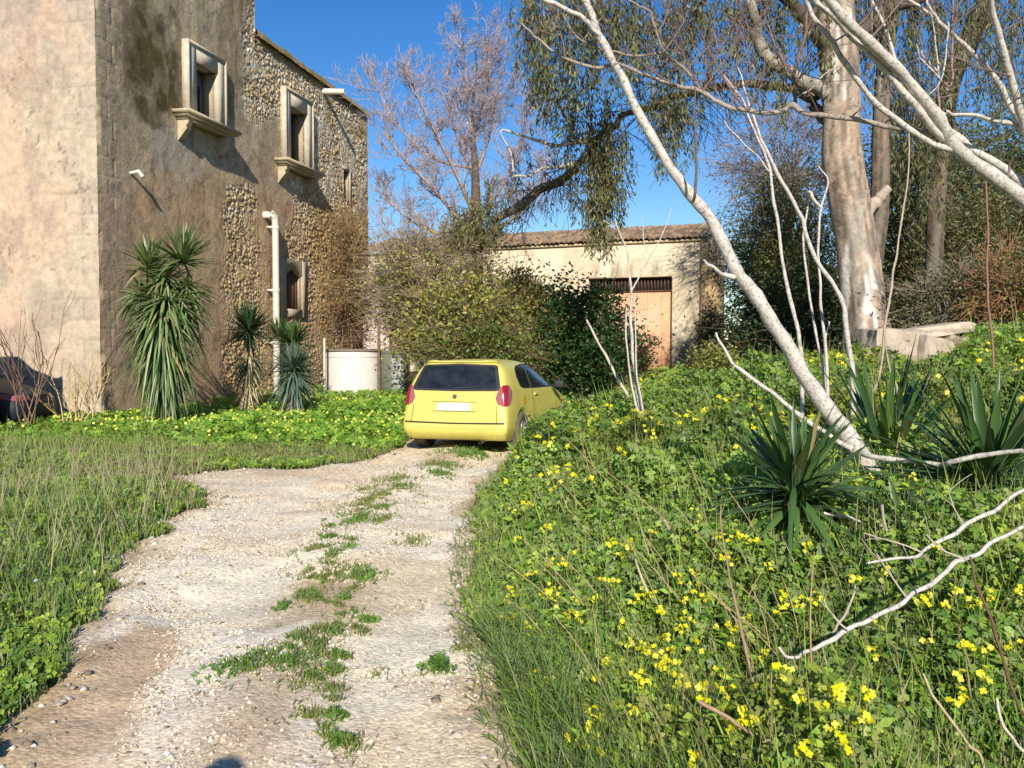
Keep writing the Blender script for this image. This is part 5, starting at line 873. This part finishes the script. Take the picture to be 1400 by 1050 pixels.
for o, sp_ in zip(fbs[:2], ([(1240, 818, 3.03), (1318, 764, 3.08), (1160, 862, 3.0)], [(1320, 722, 3.83), (1260, 755, 3.76)])):
    for p_ in sp_:
        out = []; grow(out, P(*p_), np.array([rng.normal(-.6, .3), rng.normal(0, .3), rng.uniform(.1, .8)]), rng.uniform(.12, .26), .004, 1, 2, .4, .02, (0, 2), .6)
        for q_ in out: q_[2][:] = np.maximum(q_[2], .0016)
        emit(out, o, 'twig', m_twig, lambda l: lin(176, 164, 150))
for i in range(34):      # thin straw stems that look alike
    px_, py_ = rng.uniform(760, 1120), rng.uniform(640, 960); p = hit(px_, py_, .0)
    if p is None: continue
    L = rng.uniform(.25, .6); g = float(ground(p[0], p[1])); lean = np.array([rng.normal(-.25, .25), rng.normal(0, .15), 1]); mb = MB(); t = np.linspace(0, 1, 6)[:, None]; b = np.array([p[0], p[1], g-.02]); S_ = b+lean*(L+p[2]-g)*t*.8+np.array([-.1, 0, -.06])*t**2; mb.tubes(S_, np.linspace(.0032, .0015, 6)*(p[1]/4)**.5, 4, lin(190, 168, 120)*.9); tag(mb.build('straw_stem', m_twig, origin=b), 'thin straw coloured stem leaning out of the green weeds', 'dry stalk', 'thin straw stems in the weeds')
# bare pinkish tree behind the hedge
bt_ = empty('bare_tree', (P(650, 480, 29)[0], 29, float(ground(-1.2, 29)))); tag(bt_, 'leafless tree with a haze of fine pinkish twigs between the farmhouse and the barn', 'tree')
mb = MB(); gz = float(ground(-1.2, 29))
trk = [(650, 520), (652, 420), (653, 340), (651, 290), (650, 235), (647, 190), (645, 150), (652, 105), (650, 70)]; S_, R_ = spline([P(a_, b_, 29) for a_, b_ in trk], [.22, .2, .19, .17, .13, .085, .06, .04, .02]); mb.tubes(S_, R_, 9, lin(96, 84, 74)); mb.build('trunk', m_eubark, bt_, smooth=True)
out = []
limbs = [([(652, 330), (620, 290), (585, 250), (550, 215), (525, 180)], .09), ([(651, 300), (625, 240), (600, 190), (575, 140), (560, 95)], .08), ([(650, 250), (630, 200), (615, 150), (610, 95)], .06), ([(650, 240), (668, 190), (680, 130), (690, 85)], .06), ([(651, 300), (690, 250), (712, 200), (722, 150)], .07), ([(652, 340), (600, 320), (560, 300), (525, 270)], .07), ([(652, 330), (700, 300), (735, 260), (745, 215)], .06), ([(650, 200), (640, 150), (636, 100), (630, 60)], .04), ([(648, 180), (662, 130), (665, 80), (662, 55)], .035), ([(650, 230), (600, 220), (560, 190), (530, 150), (515, 120)], .05), ([(652, 345), (610, 345), (570, 345), (530, 320)], .06)]
for pts, r_ in limbs:
    dy = rng.uniform(-1.4, 1.4); w = [P(a_, b_, 29+dy*i/len(pts)) for i, (a_, b_) in enumerate(pts)]; S_, R_ = spline(w, np.linspace(r_, r_*.3, len(w)), 5); out.append((0, S_, R_))
    for j in range(21):
        i = int(rng.uniform(.15, 1)*(len(S_)-1)); d = S_[min(i+1, len(S_)-1)]-S_[i-1]; d = d/np.linalg.norm(d)+rng.normal(0, .65, 3)+[0, 0, .35]; grow(out, S_[i], d, rng.uniform(.5, .95), .020, 1, 4, .55, .07, (0, 4, 4, 4), .66)
tw = lin(166, 152, 152)
groups = {}
for o in out: groups.setdefault((o[0], len(o[1])), []).append(o)
mb = MB()
for (l, _), g in groups.items():
    rr = np.stack([o[2] for o in g]); rr = np.maximum(rr, .0048 if l > 2 else .007); mb.tubes(np.stack([o[1] for o in g]), rr, 5 if l < 2 else 3, (tw if l > 0 else lin(150, 130, 122))*rng.uniform(.75, 1.2, (len(g), 1)))
mb.build('crown', m_twig, bt_)
# ------------------------------------------------------------------ eucalyptus
EY = 20.0; ex = P(1185, 490, EY)[0]; eg = float(ground(ex, EY)); eu = empty('eucalyptus', (ex, EY, eg)); tag(eu, 'huge eucalyptus with peeling pale grey and tan bark and hanging foliage', 'tree')
def trunk(name, pts, y, col, par, sides=40, sub=14, amp=.09):
    c = [P(a_, b_, y) for a_, b_, r_ in pts]; r0 = [r_*y/F for a_, b_, r_ in pts]; S_, R_ = spline(c, r0, sub); a = np.linspace(0, 2*PI, sides+1); Zc = S_[:, 2][:, None]; A = a[None]
    ca, sa = np.cos(A)*np.ones_like(Zc), np.sin(A)*np.ones_like(Zc); n = fbm(ca*1.6+Zc*.35+5, sa*1.6+Zc*.25, 4)+.35*fbm(ca*6+Zc*.5, sa*6+9+Zc*.3, 3); Rr = R_[:, None]*(1+amp*2.6*(n-.68)); 
    V = np.stack([S_[:, 0][:, None]+Rr*ca, S_[:, 1][:, None]+Rr*sa, np.broadcast_to(Zc, ca.shape)], -1)
    m1 = fbm(ca*1.8+Zc*.5, sa*1.8+Zc*.9, 4)[..., None]; m2 = fbm(ca*7, sa*7+Zc*.8, 4)[..., None]; C = lin(158, 148, 134)*np.ones(V.shape); k = sstep(.5, .62, m1)*.75; C = C*(1-k)+lin(158, 138, 120)*k; k = sstep(.42, .56, m2); C = C*(1-k*.75)+lin(106, 92, 78)*k*.75; m3 = fbm(ca*9+Zc*3.5, sa*9+Zc*6, 4)[..., None]; C = C*(.5+1.0*m3); k = sstep(.55, .6, fbm(ca*4+3, sa*4+Zc*3.0, 4)[..., None])*.6; C = C*(1-k)+lin(186, 160, 138)*k; k = sstep(.6, .7, fbm(ca*2+20, sa*2+Zc*1.1, 3)[..., None]); C = C*(1-k)+lin(214, 206, 196)*k
    mb = MB(); mb.grid(V, None, C*col); return mb.build(name, m_eubark, par, smooth=True)
trunk('trunk', [(1196, 520, 40), (1190, 480, 33), (1184, 430, 29), (1177, 380, 27), (1170, 330, 26), (1160, 270, 27), (1152, 220, 27), (1150, 170, 24), (1149, 120, 25), (1145, 60, 26), (1140, 0, 25), (1135, -80, 22), (1140, -200, 18)], EY, 1.0, eu)
trunk('stem', [(1186, 430, 9), (1192, 380, 11), (1198, 330, 12), (1202, 290, 12), (1204, 230, 12), (1204, 170, 11), (1208, 100, 10), (1216, 40, 10), (1225, -30, 9), (1235, -150, 8)], EY+.5, .5, eu, 20)
trunk('stem', [(1276, 520, 12), (1276, 400, 11), (1278, 330, 11), (1282, 250, 12), (1288, 180, 13), (1300, 110, 14), (1322, 60, 14), (1350, 0, 13), (1385, -80, 12)], EY+4, .42, eu, 20)
def eul(pts, r_, y0, y1, col=lin(92, 82, 74), nm='limb', wob=.05): return branch(nm, Y(pts, y0, y1), r_, mat=m_eubark, col=col, par=eu, sides=10, wob=wob)
eul([(1216, 256), (1207, 266), (1198, 276), (1186, 288), (1176, 300)], [5, 7, 8, 9, 10], EY-.3, EY-.1, lin(176, 160, 146), wob=.004)
eul([(1158, 175), (1140, 165), (1118, 146), (1092, 128), (1060, 118), (1010, 116), (965, 119), (930, 130), (895, 142), (868, 150), (845, 162), (834, 176), (808, 198), (790, 225), (776, 241), (730, 265), (700, 287), (672, 305)], [10, 10, 8, 7, 5.5, 4.8, 4.4, 4.4, 4.4, 4, 4, 4.4, 4.8, 5, 5.4, 5.8, 6, 5], EY, 24, lin(112, 102, 92))
eul([(1130, 130), (1095, 110), (1060, 90), (1040, 60), (1030, 30), (1025, -20)], [10, 9, 8, 8, 7, 6], EY, 19, lin(150, 142, 130)); eul([(1140, 90), (1110, 40), (1060, -10), (960, -60), (860, -70), (780, -50)], [10, 9, 8, 7, 5, 3], EY, 18); eul([(1150, 60), (1220, 10), (1300, -30), (1400, -60)], [10, 9, 8, 6], EY, 21)
for pts, r_ in (([(755, 135), (765, 150), (775, 168), (790, 190), (803, 196)], [1.5, 2, 2.5, 3, 3.5]), ([(700, 238), (730, 232), (765, 190), (742, 196)][:1]+[(690, 182), (720, 190), (760, 196), (800, 196)], [1, 1.5, 2, 2.5, 3]), ([(695, 240), (730, 236), (760, 226), (788, 222)], [1, 2, 2, 3])): eul(pts, r_, 21.5, 21.8, lin(186, 174, 160))
# hanging foliage strands
def strands(name, regions, par, cols, L=.17, W=.036, twc=lin(110, 84, 74), dens=1.0):
    mb = MB(); tbp, tbr = [], []; LB, LD, LS, LL, LC = [], [], [], [], []
    for (x0, x1, yt0, yt1, yb0, yb1, n, y0, y1) in regions:
        for i in range(int(n*dens)):
            u = rng.random(); xx = x0+(x1-x0)*u; ya = rng.uniform(yt0, yt1); yb = max(ya+12, rng.uniform(yb0, yb1)*(1-.0)); yy = rng.uniform(y0, y1); a = P(xx, ya, yy); b = P(xx+rng.normal(0, 9), yb, yy); k = 6; t = np.linspace(0, 1, k)[:, None]; sw = rng.normal(0, .22, 3)*[1, 1, 0]; S_ = a*(1-t)+b*t+np.sin(t*PI)*sw+np.array([0, 0, .25])*np.sin(t*PI)*np.linalg.norm(a-b)*.2
            tbp.append(S_); tbr.append(np.linspace(.011, .003, k)); ln = np.linalg.norm(a-b); m = int(ln*(22+16*rng.random())); 
            if m < 2: continue
            tt = rng.random(m)**.8; idx = np.minimum((tt*(k-1)).astype(int), k-2); f = (tt*(k-1)-idx)[:, None]; B = S_[idx]*(1-f)+S_[idx+1]*f+rng.normal(0, .07, (m, 3)); D = randdir(m, -1, .1)*.7+np.array([0, 0, -.75]); LB.append(B); LD.append(D); LS.append(randdir(m)); LC.append(cmix(m, *cols)*rng.uniform(.75, 1.2))
    mb.tubes(np.stack(tbp), np.stack(tbr), 3, twc); B = np.concatenate(LB); D = np.concatenate(LD); S = np.concatenate(LS); C = np.concatenate(LC); n = len(B); mb.rhombi(B, D, S, L*rng.uniform(.7, 1.3, n), W*rng.uniform(.8, 1.3, n), C, .1); print(name, 'leaves', n); return mb.build(name, m_leaf, par)
ec = (np.array([.135, .15, .06]), np.array([.20, .20, .08]), np.array([.08, .10, .05]), np.array([.26, .23, .11]))
R1 = [(715, 860, -60, 20, 40, 150, 90, 18.5, 20.5), (730, 800, 60, 130, 110, 200, 26, 20, 21.5), (775, 850, 120, 230, 200, 320, 55, 21, 22.5), (795, 835, 190, 290, 280, 362, 34, 21.3, 22), (860, 960, -40, 40, 30, 170, 62, 19, 21), (900, 935, 110, 150, 170, 250, 20, 19.5, 20.5), (700, 780, 190, 280, 210, 310, 14, 22, 23.5), (935, 1130, -60, 40, 10, 120, 75, 18.5, 21.5), (1000, 1110, 20, 110, 60, 170, 26, 19, 21.5),
      (1150, 1400, -60, 20, 20, 150, 120, 20, 24), (1205, 1290, 60, 160, 120, 330, 60, 20.8, 23), (1290, 1400, 20, 120, 60, 200, 26, 21, 24), (640, 700, 240, 300, 270, 330, 16, 23, 24), (620, 720, 255, 300, 270, 320, 14, 23.3, 24.2)]
strands('foliage', R1, eu, ec)
# wispy bare twigs hanging from the long limb
out = []
for i in range(70):
    px_ = rng.uniform(720, 980); py_ = np.interp(px_, [700, 776, 808, 845, 895, 965, 1010], [287, 241, 198, 162, 142, 119, 116]); yy = np.interp(px_, [700, 965], [23.5, 20.8]); grow(out, P(px_, py_, yy), np.array([rng.normal(0, .8), rng.normal(0, .5), rng.normal(-.35, .5)]), rng.uniform(.6, 1.3), .014, 1, 3, .5, -.10, (0, 4, 3), .7)
for o in out: o[2][:] = np.maximum(o[2], .005)
emit(out, eu, 'hanging_twigs', m_twig, lambda l: lin(96, 80, 74))
# ------------------------------------------------------------------ leafy bushes and background trees
def bush(name, label, c, rad, n, leaf, cols, y_trunk=None, cat='bush', clumps=60, twigs=1, group=None, shell=.55, hang=0, twc=lin(110, 88, 70), trunkr=.07, tl=.1, wr=.5, crown='crown'):
    c = np.array(c, float); rad = np.array(rad, float); gz = float(ground(c[0], c[1])); root = empty(name, (c[0], c[1], gz)); tag(root, label, cat, group)
    d = randdir(clumps); rr = (shell+(1-shell)*rng.random(clumps)**.6)[:, None]; lump = (.78+.5*rng.random(clumps))[:, None]; cc = c+d*rr*rad*lump; cc[:, 2] = np.maximum(cc[:, 2], gz+.12)
    mb = MB(); b0 = np.array([c[0], c[1], gz-.05]); hub = np.array([c[0], c[1], max(gz+.25, c[2]-rad[2]*.45)]); mb.tubes(np.array([b0, (b0+hub)/2+rng.normal(0, .05, 3), hub]), np.array([trunkr*1.3, trunkr*1.05, trunkr]), 7, twc); mb.build('trunk', m_twig, root)
    mb = MB(); t = np.linspace(0, 1, 5)[None, :, None]; S_ = hub[None, None]*(1-t)+cc[:, None]*t+np.sin(t*PI)*rng.normal(0, .12, (clumps, 1, 3))*rad.mean()*.6; mb.tubes(S_, np.linspace(trunkr*.5, .008, 5)[None]*np.ones((clumps, 1)), 4, twc)
    if twigs:
        m = clumps*twigs; i = rng.integers(0, clumps, m); D = d[i]+rng.normal(0, .7, (m, 3)); Lt = rad.mean()*.42*rng.uniform(.4, 1.2, (m, 1, 1)); t = np.linspace(0, 1, 4)[None, :, None]; S2 = cc[i][:, None]+D[:, None]*Lt*t+rng.normal(0, .05, (m, 4, 3))*Lt; mb.tubes(S2, np.linspace(.010, .004, 4)[None]*np.ones((m, 1)), 3, twc*1.15)
    mb.build('branches', m_twig, root)
    mb = MB(); i = rng.integers(0, clumps, n); sz = rad.mean()*rng.uniform(.16, .34, clumps); B = cc[i]+rng.normal(0, 1, (n, 3))*sz[i][:, None]*np.array([1, 1, .8]); B[:, 2] = np.maximum(B[:, 2], gz+.03); cf = cmix(n, *cols)*rng.uniform(.75, 1.25, clumps)[i][:, None]
    D = randdir(n, -.6, .9)+np.array([0, -.2, -hang]); S = randdir(n); mb.rhombi(B, D, S, leaf*rng.uniform(.7, 1.3, n), leaf*wr*rng.uniform(.8, 1.2, n), cf, .15); mb.build(crown, m_leaf, root); return root
def Pb(px_, py_, y_): return P(px_, py_, y_)
dg_ = (np.array([.022, .055, .014]), np.array([.035, .085, .02]), np.array([.05, .11, .025]))
bush('dark_green_bush', 'rounded dark green leafy bush in front of the barn, right of the car', Pb(793, 464, 26), (1.4, 1.3, 1.42), 15000, .13, dg_, clumps=90, shell=.6, wr=.55)
bush('dark_green_bush', 'low reddish green shrub edge beside the salmon door', Pb(860, 480, 27), (.6, .7, .65), 1500, .12, (dg_[1], np.array([.09, .05, .03])), clumps=26)
yl = (np.array([.25, .24, .06]), np.array([.36, .31, .10]), np.array([.17, .18, .05]), np.array([.38, .28, .13])); ylg = (np.array([.20, .25, .05]), np.array([.33, .35, .07]), np.array([.14, .17, .04]), np.array([.30, .26, .09]))
bush('vine_thicket', 'yellow green tangled thicket directly behind the car', Pb(632, 452, 25), (1.75, 1.1, 1.35), 7500, .14, ylg+(np.array([.40, .33, .08]),), clumps=100, twigs=13, cat='thicket', twc=lin(128, 112, 90), shell=.45)
bush('vine_thicket', 'brownish twiggy thicket climbing toward the left end of the barn roof', Pb(578, 388, 27), (1.75, 1.1, 1.35), 4500, .13, yl, clumps=120, twigs=17, cat='thicket', twc=lin(136, 122, 104), shell=.4)
bush('vine_thicket', 'golden leafed shrub left of the dark green bush', Pb(715, 432, 26.5), (1.1, 1.0, 1.3), 9000, .13, (np.array([.28, .23, .05]), np.array([.2, .19, .05]), np.array([.13, .15, .04])), clumps=80, twigs=6, cat='shrub', shell=.5)
bush('vine_thicket', 'olive thicket low behind the car roof', Pb(660, 485, 24), (1.6, .9, .8), 4600, .11, (ylg[2], dg_[2], ylg[0]), clumps=80, twigs=5, cat='thicket', shell=.4)
bush('vine_thicket', 'grey twiggy thicket between the tank and the barn', Pb(556, 430, 29), (.8, .8, 1.3), 3000, .12, yl, clumps=80, twigs=16, cat='thicket', twc=lin(150, 138, 124), shell=.3)
bush('ivy_clump', 'mossy green clump clinging to the bare tree at barn roof height', Pb(648, 318, 28.4), (1.0, .7, .75), 3200, .12, (np.array([.15, .15, .06]), np.array([.22, .2, .09])), clumps=60, twigs=6, cat='ivy', shell=.3, hang=.4)
bush('wall_shrub', 'thin climbing shrub at the right corner of the barn', Pb(972, 455, 36), (.5, .6, 1.4), 1100, .13, (np.array([.09, .10, .04]), np.array([.16, .15, .06]), np.array([.05, .07, .03])), clumps=60, twigs=5, cat='shrub', shell=.3)
bush('wall_shrub', 'leafy light green shrub poking up from the bank below the barn corner', Pb(978, 502, 22), (.7, .6, .5), 1500, .11, ylg, clumps=30, twigs=2, cat='shrub')
ol = (np.array([.15, .17, .07]), np.array([.22, .22, .10]), np.array([.09, .11, .05])); dk = (np.array([.03, .05, .02]), np.array([.05, .075, .025]))
bush('background_tree', 'grey green drooping tree left of the eucalyptus trunk', Pb(1066, 330, 30), (1.65, 1.5, 2.5), 11000, .17, ol, clumps=110, twigs=5, cat='tree', shell=.35, hang=.9, wr=.28, trunkr=.13, group='trees behind the bank')
bush('background_tree', 'yellowish leafed shrub before the dark hollow left of the eucalyptus trunk', Pb(1068, 385, 27), (1.5, 1.2, 1.5), 5600, .15, (np.array([.16, .17, .05]), np.array([.09, .11, .03])), clumps=70, twigs=4, cat='tree', shell=.4, hang=.5, wr=.4, group='trees behind the bank')
bush('background_tree', 'very dark low evergreen filling the gap beside the eucalyptus trunk', Pb(1100, 450, 25), (1.9, 1.4, 1.7), 15000, .14, dk, clumps=110, twigs=2, cat='tree', shell=.3, wr=.5, group='trees behind the bank')
bush('background_tree', 'sparse small leaved tree with sky behind it right of the barn', Pb(1018, 470, 30), (.9, 1.0, 1.2), 1100, .14, dk+(ol[0],), clumps=60, twigs=8, cat='tree', shell=.3, group='trees behind the bank')
bush('background_tree', 'olive green tree just right of the eucalyptus trunk', Pb(1262, 320, 27), (2.4, 1.6, 3.3), 24000, .17, ol+(np.array([.17, .15, .07]),), clumps=120, twigs=6, cat='tree', shell=.35, hang=.7, wr=.3, group='trees behind the bank')
bush('background_tree', 'broad dark green tree at the right edge behind the thin limbs', Pb(1385, 290, 29), (3.4, 2, 3.4), 26000, .18, (dk[1]*1.4, ol[0], ol[2]), clumps=130, twigs=4, cat='tree', shell=.35, hang=.4, wr=.35, group='trees behind the bank')
bush('background_tree', 'dim olive tree seen low between the eucalyptus trunk and the brown scrub', Pb(1300, 430, 30), (3.2, 1.6, 2.2), 18000, .17, (ol[2], ol[0], np.array([.13, .10, .06])), clumps=120, twigs=7, cat='tree', shell=.3, hang=.4, wr=.35, group='trees behind the bank')
bush('background_tree', 'tall pale twiggy tree high behind the eucalyptus, left of the trunk', Pb(1075, 215, 34), (2.4, 1.6, 2.4), 1500, .14, (ol[0], np.array([.16, .14, .12])), clumps=130, twigs=14, cat='tree', shell=.3, twc=lin(132, 124, 128), group='trees behind the bank')
bush('dry_scrub', 'orange brown dry shrub at the right edge above the weeds', Pb(1392, 405, 18), (.95, .8, .85), 5200, .08, (np.array([.27, .17, .06]), np.array([.20, .15, .07]), ol[0]), clumps=60, twigs=12, cat='scrub', twc=lin(140, 100, 74), shell=.3)
bush('dry_scrub', 'brown twiggy scrub behind the concrete slabs', Pb(1310, 420, 19), (1.35, .8, .75), 5200, .10, (np.array([.22, .19, .10]), np.array([.15, .16, .07]), ol[2]), clumps=90, twigs=10, cat='scrub', twc=lin(128, 116, 102), shell=.3)
# far trees that close the horizon on the right
rngp = [(1500, 300, 34, 4.0), (1620, 330, 30, 4.5), (1420, 380, 40, 4.5), (1230, 420, 45, 4.5), (1120, 440, 50, 4.0)]
for i, (a_, b_, y_, r_) in enumerate(rngp): bush('far_tree', ['evergreen outside the right edge of the frame', 'second evergreen outside the right edge of the frame', 'bluish tree far behind the right edge scrub', 'far dark tree behind the olive tree', 'far dark tree behind the eucalyptus foot'][i], Pb(a_, b_, y_), (r_, 2.5, r_*.7), 9000, .26, (dk[1], ol[0], ol[2]), clumps=90, cat='tree', shell=.4, group='trees behind the bank')
# tall leafy sapling at left in front of the tower, dead stalks
for i, (px_, top, y_, lab) in enumerate(((38, 395, 17, 'group of bare dark twigs rising before the shaded tower foot'), (105, 470, 17.5, 'bent dry weed with seed heads at the tower corner'))):
    out = []; b = P(px_, 600, y_); b[2] = float(ground(b[0], b[1])); r0_ = empty('dead_bush', b); tag(r0_, lab, 'dead bush')
    for j in range(7 if i == 0 else 12): grow(out, b+rng.normal(0, .12, 3)*[1, 1, 0], np.array([rng.normal(.05, .35), 0, 1.2]), (2.4 if i == 0 else 1.2)*rng.uniform(.5, 1), .014, 1, 3, .28, .06, (0, 3, 2), .5)
    for o in out: o[2][:] = np.maximum(o[2], .005)
    emit(out, r0_, 'twigs', m_twig, lambda l: lin(120, 96, 80) if i == 0 else lin(190, 164, 116))
wp_ = WP(13.6, 4.3, .28); bush('dry_creeper', 'brown dry creeper clinging to the far corner of the rubble wing', wp_, (.38, 2.3, 2.2), 4200, .11, (np.array([.34, .24, .10]), np.array([.26, .22, .08]), np.array([.18, .15, .06])), clumps=110, twigs=12, cat='creeper', shell=.15, twc=lin(150, 122, 92), trunkr=.03)
# concrete slabs
for i_, (a_, b_, r_) in enumerate([(1196, 492, .10), (1244, 494, .12), (1290, 486, .13), (1312, 466, .09), (1236, 462, .08), (1304, 480, .08)]): rock('rubble_stone', P(a_, b_, 16.2), (r_*1.3, r_, r_*.7), 20+i_*3, m_stone, 'small broken stone lying around the concrete blocks', 'stone', lin(168, 152, 132), i_*.7, .2, 'small stones around the concrete blocks')
m_conc = plain('old_concrete', tuple(lin(170, 158, 142)), .95, bump=.5, bscale=9, var=.15, vscale=3)
cb = lin(172, 158, 140)
rock('concrete_block', P(1222, 480, 16.5), (.55, .35, .38), 2, m_stone, 'big squared grey block at the foot of the eucalyptus', 'block', cb, .1, .05)
rock('concrete_block', P(1268, 482, 16.4), (.34, .3, .26), 12, m_stone, 'smaller block right of the big squared grey block', 'block', cb*.95, .3, .2)
rock('stone_slab', P(1256, 455, 16.8), (.85, .4, .10), 5, m_stone, 'long pale stone slab lying tilted on the blocks', 'slab', lin(186, 170, 150), .05, -.14)
rock('stone_slab', P(1296, 470, 16.7), (.22, .2, .14), 9, m_stone, 'short broken stone under the right end of the tilted slab', 'slab', lin(160, 144, 126), .5, .2)
rock('stone_slab', P(1178, 472, 17.3), (.3, .25, .09), 15, m_stone, 'flat stone beside the left side of the eucalyptus foot', 'slab', lin(150, 138, 122), .2, 0)
# ------------------------------------------------------------------ companion standing behind the photographer's left shoulder (only the shadow shows)
def person(loc):
    V = [(0, 0, .95), (0, .0, 1.18), (0, .0, 1.40), (0, .01, 1.50), (0, .03, 1.60), (0, .03, 1.72), (-.17, 0, 1.42), (-.23, .02, 1.15), (-.21, .12, .92), (.17, 0, 1.42), (.23, .02, 1.15), (.21, .12, .92),
         (-.1, 0, .90), (-.11, .02, .50), (-.11, -.02, .09), (-.12, .13, .04), (.1, 0, .90), (.11, .02, .50), (.11, -.02, .09), (.12, .13, .04)]
    E = [(0, 1), (1, 2), (2, 3), (3, 4), (4, 5), (2, 6), (6, 7), (7, 8), (2, 9), (9, 10), (10, 11), (0, 12), (12, 13), (13, 14), (14, 15), (0, 16), (16, 17), (17, 18), (18, 19)]
    Rr = [(.15, .11), (.14, .10), (.16, .11), (.055, .055), (.078, .095), (.075, .09), (.06, .06), (.045, .045), (.03, .03), (.06, .06), (.045, .045), (.03, .03), (.09, .09), (.06, .06), (.045, .045), (.04, .035), (.09, .09), (.06, .06), (.045, .045), (.04, .035)]
    for sg, w in ((-1, 8), (1, 11)):
        for f in range(5):
            b = len(V); an = (f-2)*.018; V += [(sg*.21+an*.4, .145+an, .86), (sg*.205+an*.5, .155+an*1.3, .82-.008*abs(f-2)), (sg*.195+an*.5, .15+an*1.4, .785+.01*abs(f-2))]; E += [(w, b), (b, b+1), (b+1, b+2)]; Rr += [(.010, .010), (.009, .009), (.007, .007)]
    me = bpy.data.meshes.new('person'); me.from_pydata(V, E, []); o = bpy.data.objects.new('person', me); COL.objects.link(o); sk = o.modifiers.new('sk', 'SKIN'); 
    me.skin_vertices.new() if not me.skin_vertices else None
    for i, r_ in enumerate(Rr): me.skin_vertices[0].data[i].radius = r_
    me.skin_vertices[0].data[0].use_root = True
    sb = o.modifiers.new('sb', 'SUBSURF'); sb.levels = 2; sb.render_levels = 2
    dg = bpy.context.evaluated_depsgraph_get(); m2 = bpy.data.meshes.new_from_object(o.evaluated_get(dg)); bpy.data.objects.remove(o)
    o = bpy.data.objects.new('person', m2); COL.objects.link(o); o.location = loc
    m2.materials.append(plain('dark_clothing', (.04, .045, .06), .9)); m2.materials.append(plain('skin', (.45, .27, .19), .6))
    for p in m2.polygons: p.use_smooth = True; c = p.center; p.material_index = 1 if (c.z > 1.5 or (c.z < .93 and abs(c.x) > .17)) else 0
    tag(o, 'person in dark clothes standing just behind the camera, arms at the sides', 'person')
    mb = MB(); u = np.linspace(0, 2*PI, 21); v = np.linspace(.1, 1.0, 10)*PI/2; Uu, Vv = np.meshgrid(u, v, indexing='ij'); rr = 1+.06*vnoise(Uu*3, Vv*5); mb.grid(np.stack([.092*rr*np.cos(Uu)*np.cos(PI/2-Vv), -.0+.112*rr*np.sin(Uu)*np.cos(PI/2-Vv), 1.70+.10*rr*np.sin(PI/2-Vv)], -1)); h = mb.build('hair', plain('dark_hair', (.03, .02, .015), .7), None, smooth=True); h.parent = o
    return o
person((-.90, -.12, .0))
# ------------------------------------------------------------------ light, sky, camera
EL = math.radians(27); HD = math.radians(-3.0)
d = Vector((math.sin(HD)*math.cos(EL), math.cos(HD)*math.cos(EL), -math.sin(EL)))
sl = bpy.data.lights.new('sun', 'SUN'); sl.energy = 4.6; sl.angle = math.radians(.55); sl.color = (1, .93, .82); so = bpy.data.objects.new('sun', sl); so.rotation_euler = d.to_track_quat('-Z', 'Y').to_euler(); COL.objects.link(so)
w = bpy.data.worlds.new('World'); bpy.context.scene.world = w; w.use_nodes = True; N = w.node_tree.nodes; L = w.node_tree.links
sk = N.new('ShaderNodeTexSky'); sk.sky_type = 'NISHITA'; sk.sun_disc = False; sk.sun_elevation = EL; sk.sun_rotation = math.radians(180)-HD; sk.altitude = 300; sk.air_density = 1.0; sk.dust_density = .25; sk.ozone_density = 2.2
hs = N.new('ShaderNodeHueSaturation'); hs.inputs['Hue'].default_value = .510; hs.inputs['Saturation'].default_value = 1.4; hs.inputs['Value'].default_value = .80; L.new(sk.outputs[0], hs.inputs['Color']); L.new(hs.outputs[0], N['Background'].inputs[0]); N['Background'].inputs[1].default_value = .12
cam = bpy.data.cameras.new('camera'); co = bpy.data.objects.new('camera', cam); COL.objects.link(co); co.location = (0, 0, EYE); co.rotation_euler = (PI/2-PITCH, 0, 0); cam.sensor_width = 36; cam.lens = 36*F/1400; cam.clip_end = 6000; cam.clip_start = .05
sc = bpy.context.scene; sc.camera = co; sc.view_settings.view_transform = 'Standard'; sc.view_settings.look = 'None'; sc.view_settings.exposure = 0.50; sc.view_settings.gamma = 1
sc.render.engine = 'CYCLES'; sc.cycles.max_bounces = 6; sc.cycles.diffuse_bounces = 3; sc.cycles.transmission_bounces = 3; sc.render.resolution_x = 1024; sc.render.resolution_y = 768
